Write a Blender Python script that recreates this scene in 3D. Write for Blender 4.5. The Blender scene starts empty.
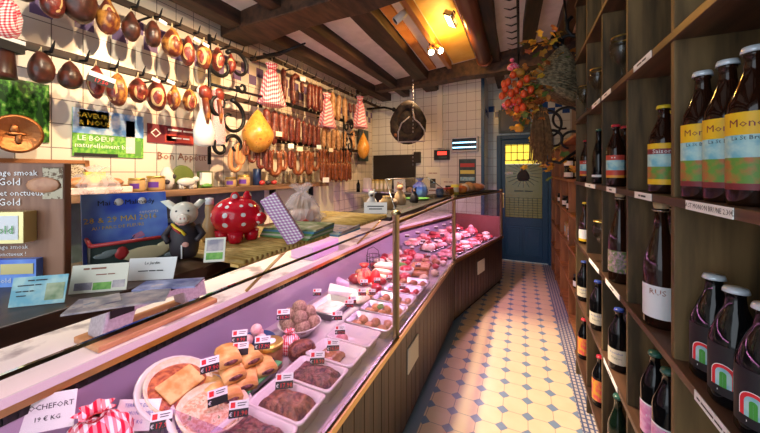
import bpy, math, random
from mathutils import Vector, Matrix
PI=math.pi; R=math.radians
sc=bpy.context.scene; COL=sc.collection
# ---------------------------------------------------------------- camera, world, lights, exposure
F,YAW,HOR,EYE=310.0,0.4254,172.0,1.55
SY,CY=math.sin(YAW),math.cos(YAW)
cd=bpy.data.cameras.new('camera'); cam=bpy.data.objects.new('camera',cd); COL.objects.link(cam)
cam.location=(0,0,EYE); cam.rotation_euler=(PI/2,0,YAW)
cd.sensor_width=36; cd.lens=36*F/760; cd.shift_y=-(216.5-HOR)/760; cd.clip_start=.02
sc.camera=cam
sc.view_settings.view_transform='Standard'; sc.view_settings.look='None'
sc.view_settings.gamma=1; sc.view_settings.use_curve_mapping=False
sc.view_settings.exposure=0.0
w=bpy.data.worlds.new('world'); sc.world=w; w.use_nodes=True
w.node_tree.nodes['Background'].inputs[0].default_value=(.86,.92,1,1)
w.node_tree.nodes['Background'].inputs[1].default_value=.95
def light(kind,name,loc,energy,color,target=None,size=.1,size_y=None,spot=60,blend=.5):
    l=bpy.data.lights.new(name,kind); l.energy=energy; l.color=color
    if kind=='AREA':
        l.size=size
        if size_y: l.shape='RECTANGLE'; l.size_y=size_y
    else:
        l.shadow_soft_size=size
        if kind=='SPOT': l.spot_size=R(spot); l.spot_blend=blend
    o=bpy.data.objects.new(name,l); COL.objects.link(o); o.location=loc
    if target is not None:
        o.rotation_euler=(Vector(target)-Vector(loc)).to_track_quat('-Z','Y').to_euler()
    return o
WARM=(1,.62,.30); PINK=(1,.50,.84)
# shop window behind the camera (daylight)
light('AREA','window_daylight',(-.6,-1.45,1.9),34,(.80,.90,1),(-.7,3,1.2),2.6,2.0)
# ceiling spots aimed at the left wall
light('SPOT','wall_spot',(-1.15,.75,2.86),95,(1,.84,.60),(-2.6,1.25,1.6),.03,spot=95,blend=.7)
light('SPOT','wall_spot',(-1.15,1.75,2.86),230,(1,.66,.36),(-2.6,1.85,1.5),.03,spot=90,blend=.7)
light('SPOT','wall_spot',(-1.2,3.0,2.8),110,WARM,(-2.6,3.4,1.8),.04,spot=100,blend=.7)
light('SPOT','wall_spot',(-1.25,4.1,2.75),60,WARM,(-2.4,4.9,1.6),.04,spot=100,blend=.8)
# lamps over the aisle, with two unseen fills added to brighten the marble
light('SPOT','aisle_spot',(-1.0,2.3,2.8),480,(1,.80,.54),(-.05,2.25,0),.04,spot=58,blend=.6)
light('SPOT','marble_fill',(-1.55,.7,2.85),55,(1,.90,.80),(-1.45,.95,.9),.05,spot=80,blend=.8)
light('SPOT','marble_fill',(-1.5,1.7,2.85),62,(1,.86,.70),(-1.25,2.1,1.0),.05,spot=100,blend=.8)
light('POINT','halogen_glow',(-.74,3.3,2.90),26,(1,.5,.1),None,.05)
# display case tubes (meat lighting)
light('AREA','case_tube',(-.86,.72,1.258),15,PINK,(-1.05,.72,.6),1.6,.06).data.shape='RECTANGLE'
light('AREA','case_tube',(-.86,2.35,1.258),15,PINK,(-1.02,2.35,.6),1.5,.06)
light('AREA','case_tube',(-.55,3.85,1.262),20,PINK,(-.75,3.9,.6),1.3,.06)
# ---------------------------------------------------------------- picture helpers (pixel -> place)
def ray(u,v):
    a=(u-380)/F
    return (-SY+CY*a, CY+SY*a, (HOR-v)/F)
def PZ(u,v,z):
    d=ray(u,v); t=(z-EYE)/d[2]; return Vector((d[0]*t,d[1]*t,z))
def PX(u,v,x):
    d=ray(u,v); t=x/d[0]; return Vector((x,d[1]*t,EYE+d[2]*t))
def PY(u,v,y):
    d=ray(u,v); t=y/d[1]; return Vector((d[0]*t,y,EYE+d[2]*t))
def PD(u,v,t):
    d=ray(u,v); return Vector((d[0]*t,d[1]*t,EYE+d[2]*t))
def depth(p): return -SY*p[0]+CY*p[1]
def mpp(p): return depth(p)/F
def PL(u,v,p0,p1):
    d=ray(u,v); nx,ny=-(p1[1]-p0[1]),(p1[0]-p0[0])
    t=(p0[0]*nx+p0[1]*ny)/(d[0]*nx+d[1]*ny); return Vector((d[0]*t,d[1]*t,EYE+d[2]*t))
# ---------------------------------------------------------------- materials
M={}
def nt(name):
    m=bpy.data.materials.new(name); m.use_nodes=True; M[name]=m
    t=m.node_tree; b=t.nodes['Principled BSDF']; return m,t,b
def c4(c): return (c[0],c[1],c[2],1)
def mat(name,col,rough=.5,metal=0,col2=None,scale=20,detail=3,bump=0,stretch=None,trans=0,alpha=1,emit=0,spec=.5,lo=.4,hi=.6,col3=None):
    m,t,b=nt(name); b.inputs['Base Color'].default_value=c4(col); b.inputs['Roughness'].default_value=rough
    b.inputs['Metallic'].default_value=metal; b.inputs['Specular IOR Level'].default_value=spec
    if trans: b.inputs['Transmission Weight'].default_value=trans; b.inputs['IOR'].default_value=1.45
    if alpha<1: b.inputs['Alpha'].default_value=alpha
    if emit: b.inputs['Emission Color'].default_value=c4(col); b.inputs['Emission Strength'].default_value=emit
    if col2 or bump:
        tc=t.nodes.new('ShaderNodeTexCoord'); mp=t.nodes.new('ShaderNodeMapping')
        t.links.new(tc.outputs['Object'],mp.inputs[0])
        if stretch: mp.inputs['Scale'].default_value=stretch
        n=t.nodes.new('ShaderNodeTexNoise'); n.inputs['Scale'].default_value=scale; n.inputs['Detail'].default_value=detail
        t.links.new(mp.outputs[0],n.inputs[0])
        if col2:
            r=t.nodes.new('ShaderNodeValToRGB'); r.color_ramp.elements[0].position=lo; r.color_ramp.elements[1].position=hi
            r.color_ramp.elements[0].color=c4(col); r.color_ramp.elements[1].color=c4(col2)
            if col3:
                e=r.color_ramp.elements.new(min(.98,hi+.08)); e.color=c4(col3)
            t.links.new(n.outputs[0],r.inputs[0]); t.links.new(r.outputs[0],b.inputs['Base Color'])
        if bump:
            bp=t.nodes.new('ShaderNodeBump'); bp.inputs['Strength'].default_value=bump; bp.inputs['Distance'].default_value=.01
            t.links.new(n.outputs[0],bp.inputs['Height']); t.links.new(bp.outputs[0],b.inputs['Normal'])
    return m
def glass(name,col=(1,1,1),refl=.5):
    # clear pane: transparent with fresnel gloss (real reflection, no refraction noise)
    m=bpy.data.materials.new(name); m.use_nodes=True; M[name]=m; t=m.node_tree; t.nodes.clear()
    o=t.nodes.new('ShaderNodeOutputMaterial'); mx=t.nodes.new('ShaderNodeMixShader')
    tr=t.nodes.new('ShaderNodeBsdfTransparent'); gl=t.nodes.new('ShaderNodeBsdfGlossy'); lw=t.nodes.new('ShaderNodeLayerWeight'); lw.inputs[0].default_value=.5
    fac=mnode(t,'MINIMUM',mnode(t,'MULTIPLY_ADD',mnode(t,'POWER',lw.outputs['Facing'],5),.6,.025),.22); tr.inputs[0].default_value=c4(col); gl.inputs['Roughness'].default_value=.02
    gl.inputs[0].default_value=(refl,refl,refl,1)
    t.links.new(fac,mx.inputs[0]); t.links.new(tr.outputs[0],mx.inputs[1]); t.links.new(gl.outputs[0],mx.inputs[2]); t.links.new(mx.outputs[0],o.inputs[0])
    return m
def mnode(t,op,a=None,b=None,c=None):
    n=t.nodes.new('ShaderNodeMath'); n.operation=op
    for i,x in enumerate((a,b,c)):
        if x is None: continue
        if isinstance(x,(int,float)): n.inputs[i].default_value=x
        else: t.links.new(x,n.inputs[i])
    return n.outputs[0]
def mix(t,fac,a,b):
    n=t.nodes.new('ShaderNodeMix'); n.data_type='RGBA'
    if isinstance(fac,(int,float)): n.inputs[0].default_value=fac
    else: t.links.new(fac,n.inputs[0])
    for i,x in ((6,a),(7,b)):
        if isinstance(x,tuple): n.inputs[i].default_value=c4(x)
        else: t.links.new(x,n.inputs[i])
    return n.outputs[2]
def xyz(t,kind='Object'):
    tc=t.nodes.new('ShaderNodeTexCoord'); s=t.nodes.new('ShaderNodeSeparateXYZ'); t.links.new(tc.outputs[kind],s.inputs[0])
    return s.outputs, tc.outputs[kind]
def noise(t,vec,scale,detail=3):
    n=t.nodes.new('ShaderNodeTexNoise'); n.inputs['Scale'].default_value=scale; n.inputs['Detail'].default_value=detail
    t.links.new(vec,n.inputs[0]); return n.outputs[0]
def line(t,co,s,off,w):   # 1 where within w of a joint spaced s
    a=mnode(t,'FRACT',mnode(t,'ADD',mnode(t,'DIVIDE',mnode(t,'SUBTRACT',co,off),s),.5))
    a=mnode(t,'ABSOLUTE',mnode(t,'SUBTRACT',a,.5)); return mnode(t,'LESS_THAN',a,w/s/2),a
def floor_mat():
    m,t,b=nt('octagon floor tile'); S,V=xyz(t); s=.148; X0,Y0=-.5498,1.880
    lx,ax=line(t,S[0],s,X0,.004); ly,ay=line(t,S[1],s,Y0,.004)
    dsum=mnode(t,'ADD',ax,ay); dia=mnode(t,'LESS_THAN',dsum,.25)
    dg=mnode(t,'LESS_THAN',dsum,.265)
    nv=noise(t,V,9); cream=mix(t,nv,(.78,.56,.34),(.85,.69,.47))
    cell=mix(t,noise(t,V,60,2),(.15,.24,.36),(.22,.31,.42))
    grout=mnode(t,'MAXIMUM',lx,ly)
    c=mix(t,grout,cream,(.36,.30,.24)); c=mix(t,dg,c,(.40,.34,.28)); c=mix(t,dia,c,cell)
    # grey border along the counter
    lb=mnode(t,'LESS_THAN',S[0],X0-.012); c=mix(t,lb,c,(.24,.31,.36))
    # meander border on the right
    rb=mnode(t,'GREATER_THAN',S[0],X0+6*s); 
    q=.0145
    fx=mnode(t,'FRACT',mnode(t,'DIVIDE',mnode(t,'SUBTRACT',S[0],X0+6*s+.004),q*2)); fy=mnode(t,'FRACT',mnode(t,'DIVIDE',S[1],q*2.6))
    key=mnode(t,'MAXIMUM',mnode(t,'LESS_THAN',fx,.38),mnode(t,'LESS_THAN',fy,.30))
    kc=mix(t,key,(.62,.55,.48),(.08,.11,.22)); c=mix(t,rb,c,kc)
    t.links.new(c,b.inputs['Base Color']); b.inputs['Roughness'].default_value=.33
    bp=t.nodes.new('ShaderNodeBump'); bp.inputs['Strength'].default_value=.15; bp.inputs['Distance'].default_value=.003
    t.links.new(nv,bp.inputs['Height']); t.links.new(bp.outputs[0],b.inputs['Normal'])
def wall_mat(name,ax,base,base2,zf,fcol,off=0,rowoff=0,lowz=None,f_h=.15,s=.15):
    # square glazed tiles; chequer frieze at height zf
    m,t,b=nt(name); S,V=xyz(t); A=S[ax]
    la,_=line(t,A,s,off,.0055); lz,_=line(t,S[2],s,rowoff,.0055)
    cream=mix(t,noise(t,V,2.2),base,base2)
    c=mix(t,mnode(t,'MAXIMUM',la,lz),cream,(.24,.20,.17))
    inf=mnode(t,'MULTIPLY',mnode(t,'GREATER_THAN',S[2],zf),mnode(t,'LESS_THAN',S[2],zf+f_h))
    h=f_h/2
    k=mnode(t,'ADD',mnode(t,'FLOOR',mnode(t,'DIVIDE',A,h)),mnode(t,'FLOOR',mnode(t,'DIVIDE',mnode(t,'SUBTRACT',S[2],zf),h)))
    k=mnode(t,'ABSOLUTE',mnode(t,'MODULO',k,2)); chk=mix(t,mnode(t,'GREATER_THAN',k,.5),fcol,base)
    c=mix(t,inf,c,chk)
    t.links.new(c,b.inputs['Base Color']); b.inputs['Roughness'].default_value=.22
    bp=t.nodes.new('ShaderNodeBump'); bp.inputs['Strength'].default_value=.25; bp.inputs['Distance'].default_value=.004
    t.links.new(noise(t,V,7,1),bp.inputs['Height']); t.links.new(bp.outputs[0],b.inputs['Normal'])
def gingham(name,col=(.75,.02,.08),s=.014,kind='Object'):
    m,t,b=nt(name); S,V=xyz(t,kind)
    r=mnode(t,'ADD',S[0],S[1])
    fx=mnode(t,'LESS_THAN',mnode(t,'FRACT',mnode(t,'DIVIDE',r,s)),.5); fz=mnode(t,'LESS_THAN',mnode(t,'FRACT',mnode(t,'DIVIDE',mnode(t,'ADD',S[2],mnode(t,'MULTIPLY',mnode(t,'SUBTRACT',S[0],S[1]),.45)),s)),.5)
    f=mnode(t,'MULTIPLY',mnode(t,'ADD',fx,fz),.5)
    t.links.new(mix(t,mnode(t,'POWER',f,.6),(.93,.88,.88),col),b.inputs['Base Color']); b.inputs['Roughness'].default_value=.9
def wood(name,a,b_,scale=4,stretch=(1,1,.12),rough=.6,bump=.3):
    m,t,b=nt(name); tc=t.nodes.new('ShaderNodeTexCoord'); mp=t.nodes.new('ShaderNodeMapping'); mp.inputs['Scale'].default_value=stretch
    t.links.new(tc.outputs['Object'],mp.inputs[0])
    n=noise(t,mp.outputs[0],scale*6,6); n2=noise(t,mp.outputs[0],scale,3)
    f=mnode(t,'MULTIPLY_ADD',n,.6,mnode(t,'MULTIPLY',n2,.4)); r=t.nodes.new('ShaderNodeValToRGB')
    r.color_ramp.elements[0].position=.42; r.color_ramp.elements[1].position=.60
    r.color_ramp.elements[0].color=c4(a); r.color_ramp.elements[1].color=c4(b_); t.links.new(f,r.inputs[0])
    t.links.new(r.outputs[0],b.inputs['Base Color']); b.inputs['Roughness'].default_value=rough
    bp=t.nodes.new('ShaderNodeBump'); bp.inputs['Strength'].default_value=bump; bp.inputs['Distance'].default_value=.006
    t.links.new(n,bp.inputs['Height']); t.links.new(bp.outputs[0],b.inputs['Normal'])
def dots_mat():
    m,t,b=nt('polka'); tc=t.nodes.new('ShaderNodeTexCoord')
    v=t.nodes.new('ShaderNodeTexVoronoi'); v.inputs['Scale'].default_value=30; v.inputs['Randomness'].default_value=.2
    t.links.new(tc.outputs['Object'],v.inputs[0]); k=mnode(t,'LESS_THAN',v.outputs['Distance'],.27)
    t.links.new(mix(t,k,(.72,.01,.03),(.9,.86,.84)),b.inputs['Base Color']); b.inputs['Roughness'].default_value=.12
floor_mat()
wall_mat('left wall tile',1,(.76,.66,.54),(.86,.79,.68),2.48,(.19,.13,.26),off=.893,rowoff=.05,f_h=.20)
wall_mat('far wall tile',0,(.74,.74,.66),(.80,.78,.70),9,(.1,.1,.3))
wall_mat('door wall tile',0,(.62,.68,.66),(.70,.74,.70),2.52,(.015,.07,.26),f_h=.21)
wood('beam wood',(.026,.013,.008),(.095,.046,.024),3,(1,.25,1))
wood('joist wood',(.018,.009,.006),(.068,.032,.018),4,(1,.12,1))
wood('shelf oak',(.042,.025,.008),(.190,.118,.044),3.2,(1,1,.10),.65,.25)
wood('shelf edge',(.045,.022,.012),(.13,.06,.032),4,(1,.1,1),.45)
wood('orange pine',(.20,.075,.025),(.38,.16,.055),3,(1,1,.12),.5,.2)
wood('dark oak top',(.022,.009,.006),(.075,.030,.016),4,(1,.12,1),.38,.1)
wood('counter cladding',(.024,.014,.008),(.072,.040,.021),4,(1,1,.1),.4,.2)
wood('plank',(.10,.05,.025),(.27,.15,.075),4,(1,.1,1),.6,.4)
wood('board',(.42,.20,.08),(.62,.33,.14),4,(1,.1,1),.4,.1)
wood('bamboo',(.42,.25,.05),(.74,.52,.16),9,(.3,1,1),.5,.2)
gingham('gingham red',(.66,.0,.04),s=.026); gingham('gingham fine',(.66,.0,.04),s=.014); gingham('gingham lilac',(.45,.15,.42),s=.010)
dots_mat()
mat('plaster',(.76,.70,.64),.9,col2=(.84,.78,.72),scale=7,bump=.6,detail=4)
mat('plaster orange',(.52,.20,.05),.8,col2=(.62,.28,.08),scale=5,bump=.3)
mat('plaster lamplit gold',(.74,.44,.08),.55,col2=(.82,.54,.14),scale=5,bump=.2)
mat('plaster right',(.26,.20,.15),.9,col2=(.36,.28,.21),scale=4,stretch=(1,.2,1),bump=.4)
mat('marble',(.76,.70,.66),.35,spec=.3,col2=(.82,.77,.72),scale=5,detail=9,col3=(.38,.33,.33),lo=.35,hi=.55)
mat('end maroon',(.16,.05,.045),.35); mat('post bronze',(.42,.38,.22),.3,1); mat('brass',(.60,.42,.16),.28,1); mat('steel',(.62,.62,.64),.25,1); mat('brushed steel',(.5,.5,.52),.38,1,bump=.05,scale=60)
mat('chrome',(.8,.8,.82),.08,1); mat('iron',(.012,.012,.014),.45,.6,bump=.3,scale=40)
mat('dark steel',(.05,.05,.055),.35,.8)
mat('tube tinted liner',(.44,.37,.50),.30,.2); mat('deck white',(.46,.42,.44),.25)  # lavender tint of the case tubes is put into the liner colour
mat('vent black',(.01,.01,.012),.5)
mat('enamel grey',(.34,.32,.34),.45,bump=.15,scale=120,col2=(.42,.40,.42))
mat('white china',(.68,.66,.63),.12); mat('white card',(.88,.88,.86),.7); mat('cream card',(.82,.80,.66),.7)
mat('black card',(.012,.012,.014),.5); mat('red ink',(.75,.02,.03),.6); mat('black ink',(.015,.015,.02),.6); mat('blue ink',(.03,.08,.45),.6)
mat('white ink',(.9,.9,.88),.6); mat('yellow ink',(.85,.62,.05),.6); mat('brown ink',(.30,.10,.05),.6)
mat('pate',(.05,.012,.018),.3,col2=(.23,.075,.075),scale=70,detail=5,bump=.9)
mat('pate crust',(.08,.022,.018),.35,col2=(.27,.10,.06),scale=60,detail=5,bump=.9)
mat('brown jelly',(.25,.09,.04),.2,col2=(.40,.18,.09),scale=30,bump=.2)
mat('pastry',(.56,.27,.06),.5,col2=(.76,.50,.19),scale=22,detail=4,bump=.5)
mat('pale crust',(.72,.56,.36),.6,col2=(.82,.70,.52),scale=40,bump=.4)
mat('filling red',(.28,.05,.02),.35,col2=(.55,.16,.05),scale=60,bump=.8,detail=5)
mat('filling mixed',(.55,.30,.16),.5,col2=(.75,.62,.42),scale=80,bump=.8,detail=5,col3=(.20,.25,.10))
mat('green tray',(.10,.42,.16),.35); mat('olive',(.10,.14,.03),.4)
mat('meat red',(.42,.015,.035),.3,col2=(.62,.06,.09),scale=45,detail=4,bump=.3,col3=(.88,.62,.60))
mat('meat dark',(.26,.02,.03),.3,col2=(.42,.06,.07),scale=40,bump=.3)
mat('meat pink',(.66,.22,.26),.35,col2=(.78,.38,.40),scale=30,bump=.2,col3=(.92,.75,.72))
mat('meat pale',(.80,.55,.48),.4,col2=(.88,.70,.62),scale=25,bump=.2)
mat('meat brown',(.40,.16,.08),.4,col2=(.56,.27,.14),scale=30,bump=.4)
mat('saus orange',(.50,.19,.07),.32,col2=(.62,.30,.12),scale=50,bump=.15)
mat('mousse ball',(.26,.16,.11),.75,col2=(.42,.29,.21),scale=90,bump=.6)
mat('pink ball',(.72,.42,.42),.5,col2=(.82,.58,.55),scale=60,bump=.4)
mat('ham dark',(.030,.012,.008),.35,col2=(.12,.028,.014),scale=3.2,detail=7,bump=.6,col3=(.42,.20,.05),lo=.40,hi=.62)
mat('ham red',(.05,.014,.010),.33,col2=(.26,.035,.022),scale=3.4,detail=7,bump=.6,col3=(.58,.30,.07),lo=.40,hi=.60)
mat('ham fat',(.13,.025,.014),.35,col2=(.55,.24,.045),scale=3.0,detail=7,bump=.6,col3=(.68,.40,.10),lo=.44,hi=.57)
mat('ham orange',(.60,.25,.03),.32,col2=(.72,.36,.06),scale=10,bump=.2,col3=(.42,.13,.03))
mat('sausage dark',(.085,.016,.010),.38,col2=(.20,.035,.020),scale=14,detail=5,bump=.5,col3=(.36,.13,.08))
mat('sausage brown',(.13,.032,.012),.36,col2=(.30,.09,.03),scale=9,detail=5,bump=.4)
mat('sausage pale',(.34,.15,.05),.42,col2=(.56,.33,.15),scale=9,detail=5,bump=.4)
mat('string',(.55,.45,.28),.9); mat('copper',(.36,.15,.06),.45,1,bump=.5,scale=30)
mat('blue door',(.004,.060,.145),.4,bump=.1,scale=20); mat('blue door panel',(.006,.072,.165),.4)
mat('dark board',(.018,.012,.010),.6); mat('green box',(.03,.05,.045),.4,col2=(.05,.08,.07),scale=12)
mat('red paint',(.45,.03,.03),.4); mat('cream paint',(.72,.62,.36),.5); mat('cloud grey',(.22,.27,.27),.6)
mat('flyer blue',(.05,.12,.75),.4,col2=(.22,.42,.95),scale=9,detail=3); mat('flyer purple',(.18,.10,.45),.5)
mat('sky paper',(.16,.38,.75),.5,col2=(.75,.85,.92),scale=14); mat('grass paper',(.08,.34,.03),.5,col2=(.25,.55,.08),scale=50)
mat('leaf poster',(.015,.06,.01),.35,col2=(.10,.35,.03),scale=22,detail=8,stretch=(1,1.6,1),col3=(.45,.65,.15),lo=.46,hi=.60)
mat('speckle',(.55,.48,.34),.8,col2=(.16,.10,.06),scale=130,detail=2,lo=.5,hi=.56)
mat('frame wood',(.32,.12,.04),.4); mat('tan board',(.20,.085,.045),.5,col2=(.33,.16,.09),scale=30,stretch=(1,1,.15),bump=.2)
mat('gold tin',(.72,.62,.28),.3,.5); mat('tin yellow',(.80,.72,.12),.4); mat('green ink',(.06,.35,.05),.5)
mat('pig skin',(.85,.72,.58),.3,col2=(.74,.78,.64),scale=9); mat('pig pink',(.62,.30,.24),.5); mat('ham cut',(.17,.022,.018),.3,col2=(.34,.07,.045),scale=6,detail=6,bump=.4,col3=(.55,.28,.14)); mat('cut rim',(.66,.42,.18),.45); mat('apron dark',(.03,.022,.028),.6); mat('belgian yellow',(.85,.6,.03),.5)
mat('photo print',(.25,.22,.28),.35,col2=(.65,.55,.52),scale=28,detail=4,col3=(.12,.2,.35)); mat('photo print green',(.10,.20,.06),.4,col2=(.45,.50,.30),scale=26,col3=(.7,.7,.65))
mat('photo print blue',(.10,.12,.35),.35,col2=(.45,.48,.75),scale=22,detail=4,col3=(.85,.70,.72))
mat('paper edge',(.60,.62,.50),.8); mat('lilac box',(.62,.45,.68),.5); mat('blue edge',(.10,.30,.48),.5); mat('green edge',(.15,.35,.12),.5)
mat('cello',(.92,.85,.86),.12,alpha=.30); mat('clear plastic',(.9,.88,.92),.1,alpha=.25)
mat('clear tub',(.75,.70,.78),.2,alpha=.55)
glass('pane',(.97,.98,.97),.65); glass('lilac pane',(.86,.78,.92),.7); glass('goblet glass',(.88,.88,.86),1.0)
mat('jar glass',(.55,.36,.16),.08,alpha=.9); mat('jam',(.30,.12,.03),.2); mat('purple label',(.12,.03,.30),.5); mat('gold lid',(.65,.45,.12),.3,.8)
mat('bottle brown',(.018,.006,.003),.07,spec=.35); mat('bottle black',(.004,.004,.005),.06,spec=.35); mat('bottle green',(.005,.014,.008),.07,spec=.35)
mat('cap white',(.62,.72,.80),.3,.2); mat('cap yellow',(.75,.55,.03),.3); mat('cap red',(.50,.02,.04),.3); mat('cap blue',(.03,.06,.30),.3); mat('cap green',(.03,.12,.09),.3)
mat('cork',(.45,.33,.18),.6); mat('label yellow',(.80,.48,.01),.5); mat('label maroon',(.20,.02,.03),.5); mat('label sky',(.16,.46,.58),.5,col2=(.45,.68,.66),scale=30)
mat('label field',(.12,.28,.04),.5,col2=(.42,.15,.04),scale=45); mat('label white',(.78,.80,.82),.5); mat('label cream',(.72,.66,.50),.5); mat('label pink',(.65,.22,.45),.5,col2=(.75,.40,.60),scale=50)
mat('label flame',(.75,.40,.03),.5,col2=(.80,.10,.10),scale=35); mat('label red',(.55,.06,.04),.5); mat('label orange',(.78,.35,.04),.5); mat('label grape',(.10,.16,.04),.5,col2=(.38,.22,.32),scale=70,col3=(.55,.55,.10))
mat('leather',(.008,.006,.005),.8,col2=(.04,.024,.016),scale=18,bump=.8)
mat('wicker',(.09,.07,.035),.8,col2=(.27,.21,.12),scale=45,stretch=(1,1,1),bump=.3)
mat('leaf rust',(.32,.07,.015),.6,col2=(.50,.20,.03),scale=12); mat('leaf yellow',(.62,.40,.03),.6,col2=(.50,.20,.03),scale=12); mat('leaf green',(.10,.16,.03),.6); mat('straw',(.12,.055,.020),.9,col2=(.24,.12,.045),scale=40)
mat('physalis',(.58,.025,.012),.5,col2=(.74,.09,.015),scale=20); mat('berry pink',(.75,.04,.14),.5,col2=(.9,.75,.75),scale=120,lo=.55,hi=.58); mat('pumpkin',(.78,.35,.03),.4)
mat('blue tube glow',(.35,.75,1),.5,emit=4); mat('bulb glow',(1,.86,.55),.5,emit=26); mat('halogen glow',(1,.70,.20),.5,emit=14); mat('pink tube glow',(1,.6,.9),.5,emit=3)
mat('red led',(.9,.05,.03),.5,emit=2); mat('door backlit glow',(1,.72,.08),.5,emit=1.3)
mat('stained backlit',(.16,.14,.045),.25,emit=.22); mat('lead',(.01,.01,.01),.5); mat('pipe brown',(.14,.045,.025),.3,bump=.05)
mat('blue plastic',(.03,.07,.20),.4); mat('green leaf',(.12,.32,.06),.5); mat('cardboard',(.45,.28,.14),.8,col2=(.55,.36,.2),scale=20)
mat('lit wall tile',(.78,.80,.52),.4); mat('tan tin',(.60,.52,.28),.4); mat('yellow price',(.80,.75,.55),.6); mat('red net',(.80,.04,.04),.3,col2=(.90,.35,.25),scale=35)
# ---------------------------------------------------------------- mesh builder
_txt={}
def text_geo(s):
    if s in _txt: return _txt[s]
    if not s: return ([],[])
    if s[0]=='~':   # a line of print too small to read: a row of short dashes, one per word
        w_=[len(x) for x in s[1:].split(' ')]; L_=sum(w_)*.5+.3*(len(w_)-1); x=-L_/2; vs=[];fs=[]
        for k in w_:
            b=len(vs); vs+=[(x,-.16,0),(x+k*.5,-.16,0),(x+k*.5,.16,0),(x,.16,0)]; fs.append((b,b+1,b+2,b+3)); x+=k*.5+.3
        _txt[s]=(vs,fs); return _txt[s]
    c=bpy.data.curves.new('t','FONT'); c.body=s; c.align_x='CENTER'; c.align_y='CENTER'; c.resolution_u=1; c.size=1
    o=bpy.data.objects.new('t',c); COL.objects.link(o); bpy.context.view_layer.update()
    me=bpy.data.meshes.new_from_object(o.evaluated_get(bpy.context.evaluated_depsgraph_get()))
    g=([tuple(v.co) for v in me.vertices],[tuple(p.vertices) for p in me.polygons])
    bpy.data.objects.remove(o); bpy.data.curves.remove(c); bpy.data.meshes.remove(me)
    _txt[s]=g; return g
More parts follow.
